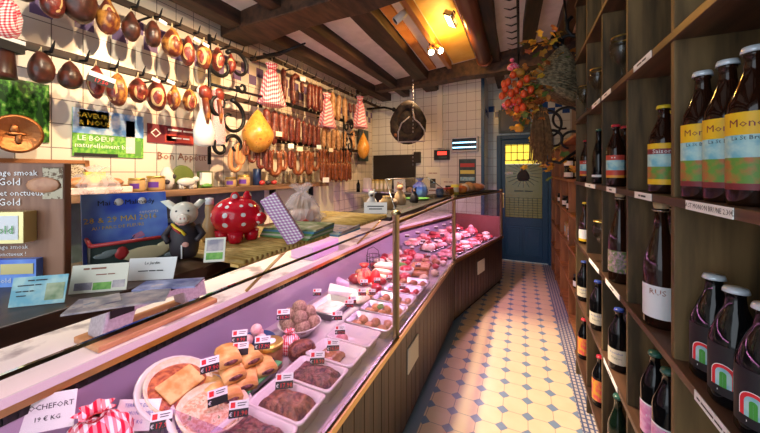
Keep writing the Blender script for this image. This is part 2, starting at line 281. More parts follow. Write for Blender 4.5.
class MB:
    def __init__(s): s.v=[];s.f=[];s.m=[];s.sm=[];s.mats=[]
    def mi(s,m):
        if m not in s.mats: s.mats.append(m)
        return s.mats.index(m)
    def add(s,vs,fs,m,smooth=False,X=None):
        b=len(s.v); k=s.mi(m)
        for p in vs:
            p=Vector(p)
            if X is not None: p=X@p
            s.v.append(tuple(p))
        for f in fs: s.f.append(tuple(i+b for i in f)); s.m.append(k); s.sm.append(smooth)
        return s
    def box(s,c,d,m,rz=0,X=None):
        x,y,z=d[0]/2,d[1]/2,d[2]/2
        vs=[(i*x,j*y,k*z) for i in(-1,1) for j in(-1,1) for k in(-1,1)]
        T=Matrix.Translation(c)@Matrix.Rotation(rz,4,'Z')
        if X is not None: T=X@T
        return s.add(vs,[(0,1,3,2),(4,6,7,5),(0,4,5,1),(2,3,7,6),(0,2,6,4),(1,5,7,3)],m,False,T)
    def quadbox(s,b4,t4,m):  # prism from bottom 4 / top 4 corners
        return s.add(list(b4)+list(t4),[(3,2,1,0),(4,5,6,7)]+[(i,(i+1)%4,(i+1)%4+4,i+4) for i in range(4)],m)
    def prism(s,poly,z0,z1,m):
        if len(poly)==6:   # bent strip: two quads
            s.prism([poly[0],poly[1],poly[4],poly[5]],z0,z1,m); return s.prism([poly[1],poly[2],poly[3],poly[4]],z0,z1,m)
        n=len(poly); vs=[(p[0],p[1],z0) for p in poly]+[(p[0],p[1],z1) for p in poly]
        return s.add(vs,[tuple(range(n))[::-1],tuple(range(n,2*n))]+[(i,(i+1)%n,(i+1)%n+n,i+n) for i in range(n)],m)
    def lathe(s,prof,m,c=(0,0,0),seg=20,X=None,arc=None,caps=True,smooth=True):
        vs=[];fs=[]; n=len(prof)
        a0,a1=arc if arc else (0,2*PI); full=arc is None
        k=seg if full else seg+1
        for i in range(k):
            a=a0+(a1-a0)*i/seg
            for r,z in prof: vs.append((r*math.cos(a)+c[0],r*math.sin(a)+c[1],z+c[2]))
        for i in range(seg):
            j=(i+1)%k
            for q in range(n-1): fs.append((i*n+q,j*n+q,j*n+q+1,i*n+q+1))
        if full and caps:
            if prof[0][0]>1e-5: fs.append(tuple(i*n for i in range(k))[::-1])
            if prof[-1][0]>1e-5: fs.append(tuple(i*n+n-1 for i in range(k)))
        return s.add(vs,fs,m,smooth,X)
    def tube(s,pts,r,m,seg=8,closed=False,X=None):
        pts=[Vector(p) for p in pts]; n=len(pts); rr=r if isinstance(r,(list,tuple)) else [r]*n
        vs=[];fs=[]; up=None
        for i,p in enumerate(pts):
            if closed: d=pts[(i+1)%n]-pts[i-1]
            else: d=pts[min(i+1,n-1)]-pts[max(i-1,0)]
            if d.length<1e-9: d=Vector((0,0,1))
            d.normalize()
            if up is None:
                up=d.orthogonal().normalized()
            up=(up-d*up.dot(d))
            if up.length<1e-6: up=d.orthogonal()
            up.normalize(); q=d.cross(up)
            for k in range(seg):
                a=2*PI*k/seg; vs.append(p+(up*math.cos(a)+q*math.sin(a))*rr[i])
        for i in range(n if closed else n-1):
            j=(i+1)%n
            for k in range(seg):
                l=(k+1)%seg; fs.append((i*seg+k,i*seg+l,j*seg+l,j*seg+k))
        if not closed: fs+= [tuple(range(seg))[::-1],tuple((n-1)*seg+k for k in range(seg))]
        return s.add(vs,fs,m,True,X)
    def ell(s,c,d,m,seg=14,rings=9,noise=0,seed=0,X=None,shape=None):
        vs=[];fs=[]; rnd=random.Random(seed); ph=[rnd.uniform(0,6.28) for _ in range(6)]
        for i in range(rings+1):
            th=PI*i/rings
            for k in range(seg):
                a=2*PI*k/seg; x,y,z=math.sin(th)*math.cos(a),math.sin(th)*math.sin(a),math.cos(th)
                q=1+noise*(math.sin(3*x+ph[0])+math.sin(4*y+ph[1])+math.sin(4*z+ph[2])+.5*math.sin(9*x+ph[3])*math.cos(8*z+ph[4]))/2
                w=shape(z) if shape else 1
                vs.append((c[0]+x*d[0]*q*w,c[1]+y*d[1]*q*w,c[2]+z*d[2]*q))
        for i in range(rings):
            for k in range(seg):
                l=(k+1)%seg; fs.append((i*seg+k,(i+1)*seg+k,(i+1)*seg+l,i*seg+l))
        return s.add(vs,fs,m,True,X)
    def text(s,txt,size,o,xd,yd,m,off=.001):
        vs,fs=text_geo(txt); o,xd,yd=Vector(o),Vector(xd).normalized(),Vector(yd).normalized(); n=xd.cross(yd)
        return s.add([o+xd*(v[0]*size)+yd*(v[1]*size)+n*off for v in vs],fs,m)
    def ctext(s,txt,size,r,z,m,a0=-PI/2):   # text bent round a bottle
        vs,fs=text_geo(txt)
        return s.add([((r)*math.cos(a0+v[0]*size/r),r*math.sin(a0+v[0]*size/r),z+v[1]*size) for v in vs],fs,m)
    def mesh(s,name):
        me=bpy.data.meshes.new(name); me.from_pydata(s.v,[],s.f)
        for x in s.mats: me.materials.append(M[x])
        for p,k,q in zip(me.polygons,s.m,s.sm): p.material_index=k; p.use_smooth=q
        me.update(); return me
def tag(o,label=None,cat=None,group=None,kind=None):
    if label: o['label']=label
    if cat: o['category']=cat
    if group: o['group']=group
    if kind: o['kind']=kind
    return o
def link(name,me,parent=None,bevel=0,subd=0,solid=0):
    o=bpy.data.objects.new(name,me); COL.objects.link(o)
    if parent: o.parent=parent
    if bevel:
        b=o.modifiers.new('b','BEVEL'); b.width=bevel; b.segments=2; b.limit_method='ANGLE'
    if subd:
        b=o.modifiers.new('s','SUBSURF'); b.levels=subd; b.render_levels=subd
    return o
class T:   # template of a thing: parts (name, MB, opts, subparts)
    def __init__(s): s.parts=[]
    def p(s,name,mb,subs=None,label=None,**kw):
        s.parts.append((name,mb.mesh(name),kw,[(n,b.mesh(n)) for n,b in (subs or [])],label)); return s
def inst(t,name,label,cat,loc,rz=0,group=None,scale=1,rot=None):
    rot=rot or (0,0,rz); sv=scale if isinstance(scale,(tuple,list)) else (scale,)*3
    if len(t.parts)==1 and not t.parts[0][3]:
        n,me,kw,_,_=t.parts[0]; o=link(name,me,**kw)
    else:
        o=bpy.data.objects.new(name,None); o.empty_display_size=.05; COL.objects.link(o)
        for n,me,kw,subs,lb in t.parts:
            c=link(n,me,o,**kw)
            if lb: c['label']=lb
            for sn,sm in subs: link(sn,sm,c)
    o.location=loc; o.rotation_euler=rot; o.scale=sv
    return tag(o,label,cat,group)
def struct(name,mb,label=None,**kw):
    o=link(name,mb.mesh(name),**kw); tag(o,label,None,None,'structure'); return o
def single(name,mb,label,cat,loc=(0,0,0),rz=0,group=None,rot=None,**kw):
    o=link(name,mb.mesh(name),**kw); o.location=loc; o.rotation_euler=rot or (0,0,rz); return tag(o,label,cat,group)
ORD=['first','second','third','fourth','fifth','sixth','seventh','eighth','ninth','tenth','eleventh','twelfth','thirteenth','fourteenth','fifteenth','sixteenth','seventeenth','eighteenth','nineteenth','twentieth','twenty-first','twenty-second','twenty-third','twenty-fourth']
rnd=random.Random(7)
# ================================================================ THE SETTING
LX=-2.6; YB=-1.5; YD=5.9; XR=.76
CZ=lambda x: 3.16+.075*(x-(-.1))      # ceiling rises gently to the right
CT=3.16
mb=MB(); mb.box(((LX+XR)/2,(YB+YD)/2,-.05),(XR-LX+.4,YD-YB+.4,.1),'octagon floor tile'); struct('floor',mb,'floor of cream octagonal tiles with small blue diamond tiles')
mb=MB(); mb.box((LX-.05,(YB+YD)/2,1.65),(.1,YD-YB+.4,3.3),'left wall tile'); struct('wall_left',mb,'cream tiled wall with a purple chequered frieze')
# far wall is skewed a little
FA=Vector((LX,5.37)); FB=Vector((-.53,5.19))
def FW(u,v,off=0.0):
    n=Vector((FA.y-FB.y,FB.x-FA.x)).normalized()
    p0=FA-n*off; p1=FB-n*off
    return PL(u,v,p0,p1)
FDIR=Vector((FB.x-FA.x,FB.y-FA.y,0)).normalized(); FN=Vector((FDIR.y,-FDIR.x,0)); FRZ=math.atan2(FDIR.y,FDIR.x)
mb=MB(); L=(FB-FA).length; mb.box((L/2,.05,1.65),(L,.1,3.3),'far wall tile'); o=struct('wall_far',mb,'white tiled end wall behind the counter'); o.location=(FA.x,FA.y,0); o.rotation_euler.z=FRZ
mb=MB(); mb.box((-.58,(FB.y+YD)/2+.03,1.65),(.1,YD-FB.y-.02,3.3),'door wall tile'); struct('wall_recess',mb)
mb=MB()
for a,b,z0,z1 in ((-.60,-.383,0,3.3),(.494,XR+.1,0,3.3),(-.383,.494,2.19,3.3)): mb.box(((a+b)/2,YD+.05,(z0+z1)/2),(b-a,.1,z1-z0),'door wall tile')
struct('wall_back',mb,'tiled wall around the blue door with a blue chequered frieze')
mb=MB(); mb.box((XR+.05,(YB+YD)/2,1.65),(.1,YD-YB+.2,3.3),'plaster right'); struct('wall_right',mb)
mb=MB(); x0,x1=LX-.1,XR+.1
mb.quadbox([(x0,YB,CZ(x0)),(x1,YB,CZ(x1)),(x1,YD+.1,CZ(x1)),(x0,YD+.1,CZ(x0))],[(x0,YB,CZ(x0)+.08),(x1,YB,CZ(x1)+.08),(x1,YD+.1,CZ(x1)+.08),(x0,YD+.1,CZ(x0)+.08)],'plaster'); struct('ceiling',mb,'rough plaster ceiling between dark timber joists')
# blue corner post
mb=MB(); mb.box((-.545,5.17,1.6),(.05,.05,3.1),'blue door'); struct('trim_1',mb,'dark blue post at the corner of the tiled wall')
# cross beams
def beam(name,lab,pL,pR,wy,z0,z1):
    mb=MB(); d=Vector((pR[0]-pL[0],pR[1]-pL[1])); n=9; 
    vs=[];fs=[]
    r=random.Random(len(name)+int(pL[1]*10))
    for i in range(n+1):
        t=i/n; x=pL[0]+d.x*t; y=pL[1]+d.y*t; j=[r.uniform(-.012,.012) for _ in range(4)]
        vs+=[(x,y+j[0],z0+j[1]),(x,y+wy+j[2],z0+j[3]),(x,y+wy,z1+.1),(x,y,z1+.1)]
    for i in range(n):
        for k in range(4): fs.append((i*4+k,i*4+(k+1)%4,i*4+4+(k+1)%4,i*4+4+k))
    fs+=[(3,2,1,0),(n*4,n*4+1,n*4+2,n*4+3)]
    mb.add(vs,fs,'beam wood'); struct(name,mb,lab,bevel=.012)
beam('trim_2','massive near cross beam of dark timber under the ceiling',(LX,2.05),(XR,1.78),.30,2.84,3.1)
beam('trim_3','far dark timber cross beam in front of the tiled end wall',(LX,4.72),(XR,4.30),.22,2.90,3.1)
beam('trim_4','dark timber beam over the near end of the shop',(LX,-.75),(XR,-.9),.28,2.84,3.1)
# joists : (x at near beam, x at far beam, width)
def joist(k,xa,xb,w,h,ya=YB,yb=YD,m='joist wood'):
    mb=MB(); n=10; vs=[];fs=[]; r=random.Random(k)
    for i in range(n+1):
        t=i/n; y=ya+(yb-ya)*t; tt=(y-2.2)/(4.5-2.2); x=xa+(xb-xa)*tt; ww=w*(1+r.uniform(-.12,.12)); j=r.uniform(-.01,.01)
        zb=CZ(x)-h+r.uniform(-.006,.006)
        vs+=[(x-ww/2+j,y,zb),(x+ww/2+j,y,zb),(x+ww/2+j,y,CZ(x)+.03),(x-ww/2+j,y,CZ(x)+.03)]
    for i in range(n):
        for q in range(4): fs.append((i*4+q,i*4+(q+1)%4,i*4+4+(q+1)%4,i*4+4+q))
    fs+=[(3,2,1,0),(n*4,n*4+1,n*4+2,n*4+3)]
    mb.add(vs,fs,m); return struct('trim_%d'%k,mb,'dark ceiling joist running from the front to the door, %s from the left wall'%ORD[k-5],bevel=.006)
def xat(u,v,z): return PZ(u,v,z).x
JZ=2.93
JO=[(-2.36,-2.30,.17),(-1.86,-1.87,.13),(-1.30,-1.36,.22),(-.52,-.50,.0),(-.28,-.30,.12),(.13,.08,.13),(.48,.44,.14)]
k=5
for xa,xb,w_ in JO:
    if w_: joist(k,xa,xb,w_,.12); k+=1
# orange painted strip beside the broad joist and a pale panel with gold lamplight in its colour
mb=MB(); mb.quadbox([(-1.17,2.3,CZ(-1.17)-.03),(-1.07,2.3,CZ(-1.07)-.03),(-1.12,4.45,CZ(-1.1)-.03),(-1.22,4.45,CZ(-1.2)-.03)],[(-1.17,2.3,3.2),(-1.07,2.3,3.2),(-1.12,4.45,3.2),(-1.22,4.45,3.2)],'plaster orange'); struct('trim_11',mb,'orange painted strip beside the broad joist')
mb=MB(); mb.quadbox([(-.86,2.3,CZ(-.86)-.02),(-.56,2.3,CZ(-.56)-.02),(-.56,4.38,CZ(-.56)-.02),(-.86,4.42,CZ(-.86)-.02)],[(-.86,2.3,3.2),(-.56,2.3,3.2),(-.56,4.38,3.2),(-.86,4.42,3.2)],'plaster lamplit gold'); struct('trim_12',mb,'pale ceiling panel with gold lamplight put into its colour')
# ---- blue door with stained glass
mb=MB()
for a,b,z0,z1 in ((-.383,-.31,0,2.19),(.42,.494,0,2.19),(-.31,.42,2.12,2.19)): mb.box(((a+b)/2,YD-.01,(z0+z1)/2),(b-a,.12,z1-z0),'blue door')
fr=struct('door_1',mb,'dark blue panelled door with a stained glass window',bevel=.006)
mb=MB()
gx0,gx1,gz0,gz1=-.245,.335,.76,2.03
for a,b,z0,z1 in ((-.31,gx0,.01,2.12),(gx1,.42,.01,2.12),(gx0,gx1,gz1,2.12),(gx0,gx1,.01,gz0)): mb.box(((a+b)/2,YD+.01,(z0+z1)/2),(b-a,.05,z1-z0),'blue door')
lf=link('door_leaf',mb.mesh('door_leaf'),fr,bevel=.004)
mb=MB()
for a,b in ((gx0+.0,.025),(.065,gx1)):
    mb.box(((a+b)/2,YD-.022,.36),(b-a,.012,.52),'blue door panel'); mb.box(((a+b)/2,YD-.03,.36),(b-a-.07,.012,.45),'blue door panel')
link('door_panel',mb.mesh('door_panel'),lf,bevel=.004)
mb=MB(); mb.box(((gx0+gx1)/2,YD+.015,1.22),(gx1-gx0,.008,gz1-gz0-.34),'stained backlit'); mb.box(((gx0+gx1)/2,YD+.015,(1.69+gz1)/2+.0),(gx1-gx0,.008,gz1-1.69),'door backlit glow')  # backlight is put into both panes as emission
gl=link('stained_glass',mb.mesh('stained_glass'),lf)
mb=MB(); y=YD+.006; cx,cz=.045,1.52
for i in range(7): x=gx0+(gx1-gx0)*i/6; mb.tube([(x,y,1.75),(x,y,gz1)],.006,'lead',5)
for z in (1.75,1.89,gz1-.01): mb.tube([(gx0,y,z),(gx1,y,z)],.006,'lead',5)
for i in range(20):
    a=2*PI*i/20; mb.tube([(cx+.11*math.cos(a),y,cz+.13*math.sin(a)),(max(gx0,min(gx1,cx+.29*math.cos(a))),y,cz+.24*math.sin(a))],.004,'lead',4)
for i in range(9):
    x=gx0+(gx1-gx0)*i/8; mb.tube([(x,y,gz0),(x,y,1.1)],.003,'lead',4)
    mb.tube([(gx0,y,gz0+.34*i/8),(gx1,y,gz0+.34*i/8)],.003,'lead',4)
link('leading',mb.mesh('leading'),gl)
mb=MB(); prof=[(0,-.13),(.07,-.125),(.10,-.08),(.095,-.02),(.06,.04),(.028,.075),(.045,.11),(.03,.125),(0,.125)]
mb.lathe(prof,'apron dark',(0,0,0),18,X=Matrix.Translation((cx,y,cz))@Matrix.Diagonal((1,.06,1,1)))
mb.text('~bou che rie',.05,(cx,y-.003,1.76),(1,0,0),(0,0,1),'lead'); mb.text('~charcu terie',.05,(cx,y-.003,1.22),(1,0,0),(0,0,1),'lead')
link('painted_sack',mb.mesh('painted_sack'),gl)
mb=MB(); mb.box((gx0+.06,YD-.018,1.53),(.13,.003,.035),'white card'); link('notice',mb.mesh('notice'),lf)
mb=MB(); mb.tube([(-.285,YD-.02,.95),(-.285,YD-.07,.95),(-.285,YD-.07,1.15),(-.285,YD-.02,1.15)],.010,'brass',8); mb.box((-.285,YD-.018,1.05),(.04,.008,.26),'brass'); link('door_handle',mb.mesh('door_handle'),lf)
mb=MB(); mb.box((-.10,YD-.055,2.43),(.50,.10,.40),'green box'); mb.box((-.10,YD-.11,2.43),(.44,.01,.34),'dark steel'); single('transom_box',mb,'dark green box fixed over the blue door','box',bevel=.01)
# ================================================================ BEER SHELVING (right)
SX=.39; SD=.34; YS=[.27,.69,1.135,1.545,1.964,2.376,2.80]; ZS=[.17,.62,1.03,1.48,1.94,2.40,2.84]
rk=bpy.data.objects.new('beer_shelving',None); COL.objects.link(rk); rk.location=(SX,YS[0],0); tag(rk,'tall dark oak pigeonhole shelving holding beer bottles along the right wall','shelving')
def rpart(name,mb,parent=rk,**kw):
    o=link(name,mb.mesh(name),parent,**kw)
    if parent is rk: o.location=(-SX,-YS[0],0)
    return o
for y in YS:
    mb=MB(); mb.box((SX+SD/2,y,1.42),(SD,.022,2.84),'shelf oak'); rpart('divider',mb,bevel=.002)
for z in ZS:
    mb=MB(); mb.box((SX+SD/2-.004,(YS[0]+YS[-1])/2,z-.012),(SD+.008,YS[-1]-YS[0]+.03,.024),'shelf edge'); rpart('shelf',mb,bevel=.002)
mb=MB(); mb.box((SX+SD+.008,(YS[0]+YS[-1])/2,1.42),(.012,YS[-1]-YS[0],2.84),'shelf oak'); rpart('back_panel',mb)
mb=MB(); mb.box((SX+.05,(YS[0]+YS[-1])/2,.075),(.02,YS[-1]-YS[0],.15),'shelf edge'); rpart('kickboard',mb)
def shelf_tag(u0,u1,z,txt,mcard='white card'):
    y0,y1=PX(u0,172,SX).y,PX(u1,172,SX).y; mb=MB(); c=(y0+y1)/2; wd=abs(y0-y1)
    mb.box((SX-.0095,c,z-.012),(.002,wd,.023),mcard)
    mb.text(txt,min(.018,wd/(.5*len(txt)+.5)),(SX-.0107,c,z-.012),(0,-1,0),(0,0,1),'black ink',.0006)
    rpart('shelf_tag',mb)
shelf_tag(691,740,1.48,'LA ST MONON BRUNE 2.30€'); shelf_tag(638,655,1.48,'~st monon'); shelf_tag(609,618,1.48,'~brune'); shelf_tag(587,597,1.48,'~blon')
shelf_tag(637,655,1.94,'~verre abcd'); shelf_tag(604,613,1.94,'~verre'); shelf_tag(594,602,1.94,'~verre'); shelf_tag(690,709,2.40,'VERRE')
shelf_tag(700,754,1.03,'~st xxxxxxx trip 33cl 230'); shelf_tag(608,622,1.03,'~malmedy'); shelf_tag(591,601,1.03,'~biere'); shelf_tag(606,620,.62,'~fagnes')
# bottles
def bottle_geo(h,r,kind):
    if kind=='stubby': return [(0,0),(r*.9,0),(r,.008),(r,h*.50),(r*.97,h*.56),(r*.62,h*.74),(r*.42,h*.82),(r*.36,h*.90),(r*.36,h*.965),(r*.40,h*.97),(r*.40,h*.985),(0,h*.985)]
    if kind=='champ': return [(0,0),(r*.88,0),(r,.01),(r,h*.46),(r*.92,h*.55),(r*.62,h*.68),(r*.42,h*.78),(r*.35,h*.92),(r*.42,h*.925),(r*.42,h*.95),(r*.34,h*.955),(0,h*.96)]
    return [(0,0),(r*.9,0),(r,.008),(r,h*.58),(r*.93,h*.64),(r*.60,h*.76),(r*.40,h*.84),(r*.34,h*.93),(r*.40,h*.935),(r*.40,h*.965),(0,h*.97)]
def bottle(h,r,kind,gm,cap,bands,words=(),neck=None,arc=1.25):
    t=T(); mb=MB(); mb.lathe(bottle_geo(h,r,kind),gm,seg=24); t.p('bottle_body',mb)
    mb=MB(); cr=r*.46
    if cap=='cork': mb.lathe([(0,h*.93),(cr*.95,h*.93),(cr*.8,h*.955),(cr*.95,h*.97),(cr,h),(0,h)],'cork',seg=14); mb.tube([(cr*1.1*math.cos(a),cr*1.1*math.sin(a),h*.94) for a in [i*PI/5 for i in range(10)]],.0015,'steel',4,True); mb.tube([(cr*1.1,0,h*.94),(0,0,h+.001),(-cr*1.1,0,h*.94)],.0015,'steel',4)
    else:
        n=42; vs=[]
        mb.lathe([(cr*1.08,h*.955),(cr*1.04,h*.975),(cr*.92,h*.995),(0,h)],cap,seg=24); mb.lathe([(0,h*.955),(cr*1.08,h*.955)],cap,seg=24)
    t.p('cap',mb)
    if bands:
        mb=MB(); rr=r+.0006
        for z0,z1,m_ in bands: mb.lathe([(rr,h*z0),(rr,h*z1)],m_,seg=18,arc=(-PI/2-arc,-PI/2+arc))
        for s_,sz,z,m_ in words: mb.ctext(s_,sz,rr+.0006,h*z,m_)
        t.p('label',mb)
    if neck:
        z0,z1,m_=neck; mb=MB(); q=lambda z: (r*.60+(r*.40-r*.60)*((z-.74)/.1))
        mb.lathe([(r*.50,h*z0),(r*.42,h*z1)],m_,seg=14,arc=(-PI/2-1.3,-PI/2+1.3)); t.p('neck_label',mb)
    return t
BT={
'monon':bottle(.330,.041,'long','bottle brown','cap white',[(.10,.14,'label maroon'),(.14,.30,'label field'),(.30,.44,'label sky'),(.44,.58,'label yellow')],[('Monon',.023,.51,'label maroon'),('La St Brune',.012,.42,'black ink')]),
'monon2':bottle(.29,.041,'long','bottle brown','cap yellow',[(.10,.16,'label yellow'),(.16,.30,'label field'),(.30,.44,'label sky'),(.44,.50,'label maroon'),(.50,.56,'label yellow')],[('Saison',.020,.47,'label white')]),
'redcap':bottle(.30,.038,'long','bottle brown','cap red',[(.14,.18,'label orange'),(.18,.26,'label red'),(.26,.42,'label sky'),(.42,.50,'label red')],[('~bi',.016,.46,'label white')]),
'plain':bottle(.33,.036,'champ','bottle black','cap green',[(.12,.16,'label white')]),
'abt':bottle(.262,.045,'stubby','bottle black','cap white',[(.10,.52,'black card')],[('~bernardus',.012,.14,'white ink'),('~abt',.016,.34,'white ink')]),
'us':bottle(.415,.048,'champ','bottle brown','cork',[(.08,.34,'label white')],[('RUS',.026,.29,'brown ink')]),
'grape':bottle(.42,.046,'champ','bottle brown','cork',[(.12,.36,'label grape')],[('~mal',.02,.33,'label cream')]),
'pink':bottle(.30,.040,'long','bottle black','cap green',[(.06,.40,'label pink'),(.40,.42,'label white')],[('~fee',.02,.28,'label white')]),
'cream':bottle(.285,.042,'long','bottle black','cap blue',[(.12,.36,'label cream')],[('Rochefort',.013,.30,'blue ink'),('Trappiste',.011,.22,'black ink')]),
'flame':bottle(.29,.040,'long','bottle black','cap red',[(.12,.54,'label flame')]),
'whitelow':bottle(.30,.038,'champ','bottle brown','cap yellow',[(.06,.12,'label yellow'),(.12,.34,'label white')]),
'green':bottle(.30,.042,'champ','bottle green','cap green',[(.08,.34,'label orange')]),
}
# coloured arch emblem on the black stubby
mb=MB(); rr=.0466
def arcstrip(mb,r0,r1,m_,R_=rr,zc=.074):
    vs=[];fs=[];n=12
    for i in range(n+1):
        a=PI*i/n
        for q in (r0,r1): vs.append((R_*math.cos(-PI/2-.35+q*math.cos(a)/R_),R_*math.sin(-PI/2-.35+q*math.cos(a)/R_),zc+q*math.sin(a)*1.0))
    vs+=[(R_*math.cos(-PI/2-.35+q/R_*s_),R_*math.sin(-PI/2-.35+q/R_*s_),zc-.028) for s_ in (1,-1) for q in (r0,r1)]
    for i in range(n): fs.append((2*i,2*i+1,2*i+3,2*i+2))
    fs.append((0,1,2*n+3,2*n+2)); fs.append((2*n,2*n+1,2*n+5,2*n+4)); mb.add(vs,fs,m_)
arcstrip(mb,.0001,.014,'label sky'); arcstrip(mb,.014,.021,'red ink',rr+.0002); arcstrip(mb,.021,.0225,'white ink',rr+.0002); arcstrip(mb,.0001,.006,'green ink',rr+.0004); BT['abt'].p('arch_emblem',mb)
def bot(key,y,z,x,label,group=None,rz=None):
    if rz is None: rz=-math.atan2(x,y)-.25
    inst(BT[key],'beer_bottle',label,'bottle',(x,y,z),rz,group)
def bu(key,u,x,z,label,**k): bot(key,PX(u,172,x).y,z,x,label,**k)
Z3,Z2,Z1,Z0=1.4805,1.0305,.6205,.1705
bot('monon',1.072,Z3,.428,'brown beer bottle with white cap and yellow Monon label, partly hidden behind its front neighbour',rz=-.5)
bot('monon',.988,Z3,.438,'large brown beer bottle with white cap and yellow Monon label, standing in full view',rz=-.55)
bot('monon',.902,Z3,.44,'brown Monon beer bottle cut off by the right edge of the photo',rz=-.6)
bu('monon2',664,.43,Z3,'brown beer bottle with yellow cap and a farm picture label',rz=-.45)
bu('monon2',674,.50,Z3,'yellow capped brown bottle half hidden by the oak divider')
bot('redcap',1.835,Z3,.42,'front brown beer bottle with red cap and blue and orange label'); bot('redcap',1.91,Z3,.475,'red capped bottle standing beside another against the divider')
bu('plain',599,.43,Z3,'tall black bottle with a small low label on the middle shelf')
bu('redcap',586,.43,Z3,'red and blue labelled beer bottle in the last pigeonhole of the upper shelf')
bot('abt',1.06,Z2,.445,'black stubby beer bottle with white cap and a coloured arch emblem, left of its pair',rz=-.5)
bot('abt',.962,Z2,.44,'black stubby beer bottle with white cap and arch emblem, nearer of the pair',rz=-.5)
bot('abt',.864,Z2,.44,'black stubby beer bottle cut off at the lower right edge of the photo',rz=-.5)
bu('us',661,.435,Z2,'tall corked brown bottle with a white label lettered RUS',rz=-.5); bu('us',674,.50,Z2,'tall corked bottle with white label half hidden by the divider',rz=-.5)
bu('grape',620,.43,Z2,'tall corked brown bottle with a grape picture label')
bu('whitelow',585,.43,Z2,'brown bottle with a white and yellow label in the far pigeonhole of the middle shelf')
bu('pink',655,.43,Z1,'dark beer bottle with pink label, left of the pair on the low shelf'); bu('pink',668,.43,Z1,'dark beer bottle with pink label, right of the pair on the low shelf')
bu('cream',619,.425,Z1,'dark bottle with blue cap and cream label, left of the two'); bot('cream',1.905,Z1,.485,'dark bottle with blue cap and cream label, right of the two by the divider')
bu('cream',598,.42,Z1,'dark bottle with a cream label, alone beside the blue capped pair'); bu('cream',584,.42,Z1,'dark cream labelled bottle in the last pigeonhole of the low shelf')
bu('green',618,.43,Z0,'dark green bottle on the lowest shelf'); bu('flame',600,.43,Z0,'dark bottle with a yellow and red flame label on the lowest shelf'); bu('flame',584,.43,Z0,'flame labelled bottle in the farthest pigeonhole of the lowest shelf')
# goblets
t=T(); mb=MB(); mb.lathe([(0,0),(.034,0),(.034,.003),(.006,.010),(.005,.10),(.02,.115),(.045,.15),(.050,.19),(.042,.235),(.041,.235),(.048,.19),(.043,.152),(.018,.119),(0,.113)],'goblet glass',seg=22); t.p('glass_body',mb)
mb=MB(); mb.lathe([(.0435,.230),(.0425,.237),(.0405,.237),(.0405,.230)],'gold lid',seg=22,caps=False); t.p('gilt_rim',mb)
for u,z,lb in ((622,1.9405,'gilt rimmed beer goblet on the upper shelf, nearest of the three'),(598,1.9405,'gilt rimmed beer goblet on the upper shelf, middle of the three'),(585,1.9405,'gilt rimmed beer goblet on the upper shelf, farthest of the three'),(602,1.0305,'beer goblet standing on the middle shelf between two bottles')):
    p=PX(u,172,.43); inst(t,'beer_goblet',lb,'glass',(p.x,p.y,z))
# ---------------- second, paler shelving
PXf=.45; Y2=[2.86,3.70,4.45,5.10,5.62]; ZZ=[.1,.45,.80,1.14,1.475,1.90]
r2=bpy.data.objects.new('pine_shelving',None); COL.objects.link(r2); r2.location=(PXf,Y2[0],0); tag(r2,'low orange pine shelving with jars between the oak shelving and the blue door','shelving')
def r2p(name,mb):
    o=link(name,mb.mesh(name),r2,bevel=.002); o.location=(-PXf,-Y2[0],0)
for y in Y2: zt=1.475 if y==3.70 else 1.90; mb=MB(); mb.box((PXf+.15,y,zt/2),(.30,.03,zt),'orange pine'); r2p('divider',mb)
for z in ZZ: mb=MB(); mb.box((PXf+.15,(Y2[0]+Y2[-1])/2,z-.012),(.31,Y2[-1]-Y2[0]+.03,.024),'orange pine'); r2p('shelf',mb)
mb=MB(); mb.box((PXf+.305,(Y2[0]+Y2[-1])/2,.95),(.01,Y2[-1]-Y2[0],1.90),'orange pine'); r2p('back_panel',mb)
t=T(); mb=MB(); mb.lathe([(0,0),(.04,0),(.044,.006),(.044,.085),(.036,.10),(.036,.108),(0,.108)],'bottle black',seg=16); t.p('jar_body',mb)
mb=MB(); mb.lathe([(0,.105),(.040,.105),(.040,.125),(0,.125)],'black card',seg=16); t.p('lid',mb); mb=MB(); mb.lathe([(.0446,.02),(.0446,.07)],'label white',seg=16,arc=(-PI/2-1.4,-PI/2+1.4)); t.p('label',mb)
JARK=t
g='dark jam jars on the pine shelving'
for i,(x,y) in enumerate(((.50,4.12),(.60,4.13),(.50,3.98),(.61,3.97))):
    for q in range(2):
        inst(JARK,'jam_jar',['lower','upper'][q]+' dark jam jar with white label, '+['front left','rear left','front right','rear right'][i]+' of the stack on the pine shelf','jar',(x,y,1.4755+q*.1255),-.9,g)
for i,(y,z,m_,lb) in enumerate(((3.30,1.1405,'red paint','red'),(3.20,.8005,'flyer blue','blue and white'),(3.9,.8005,'white card','white'),(4.2,.8005,'cardboard','brown'))):
    mb=MB(); mb.box((0,0,.08),(.09,.13,.16),m_); a=mb; t=T(); t.p('box_body',a,bevel=.004); mb=MB(); mb.box((-.0465,0,.09),(.002,.10,.06),'label white' if i==0 else 'label sky'); t.p('front_label',mb); inst(t,'carton',lb+' packet standing on the pine shelving','packet',(.52,y,z))
for i,(y,z) in enumerate(((3.45,.4505),(3.92,1.1405),(4.3,1.1405),(4.8,1.1405))): inst(JARK,'jam_jar',['low shelf jar under the blue packet on the pine shelving','single jar on the second pine shelf, nearest the oak shelving','single jar in the middle of the second pine shelf','single jar on the second pine shelf nearest the blue door'][i],'jar',(.50,y,z),-.9)
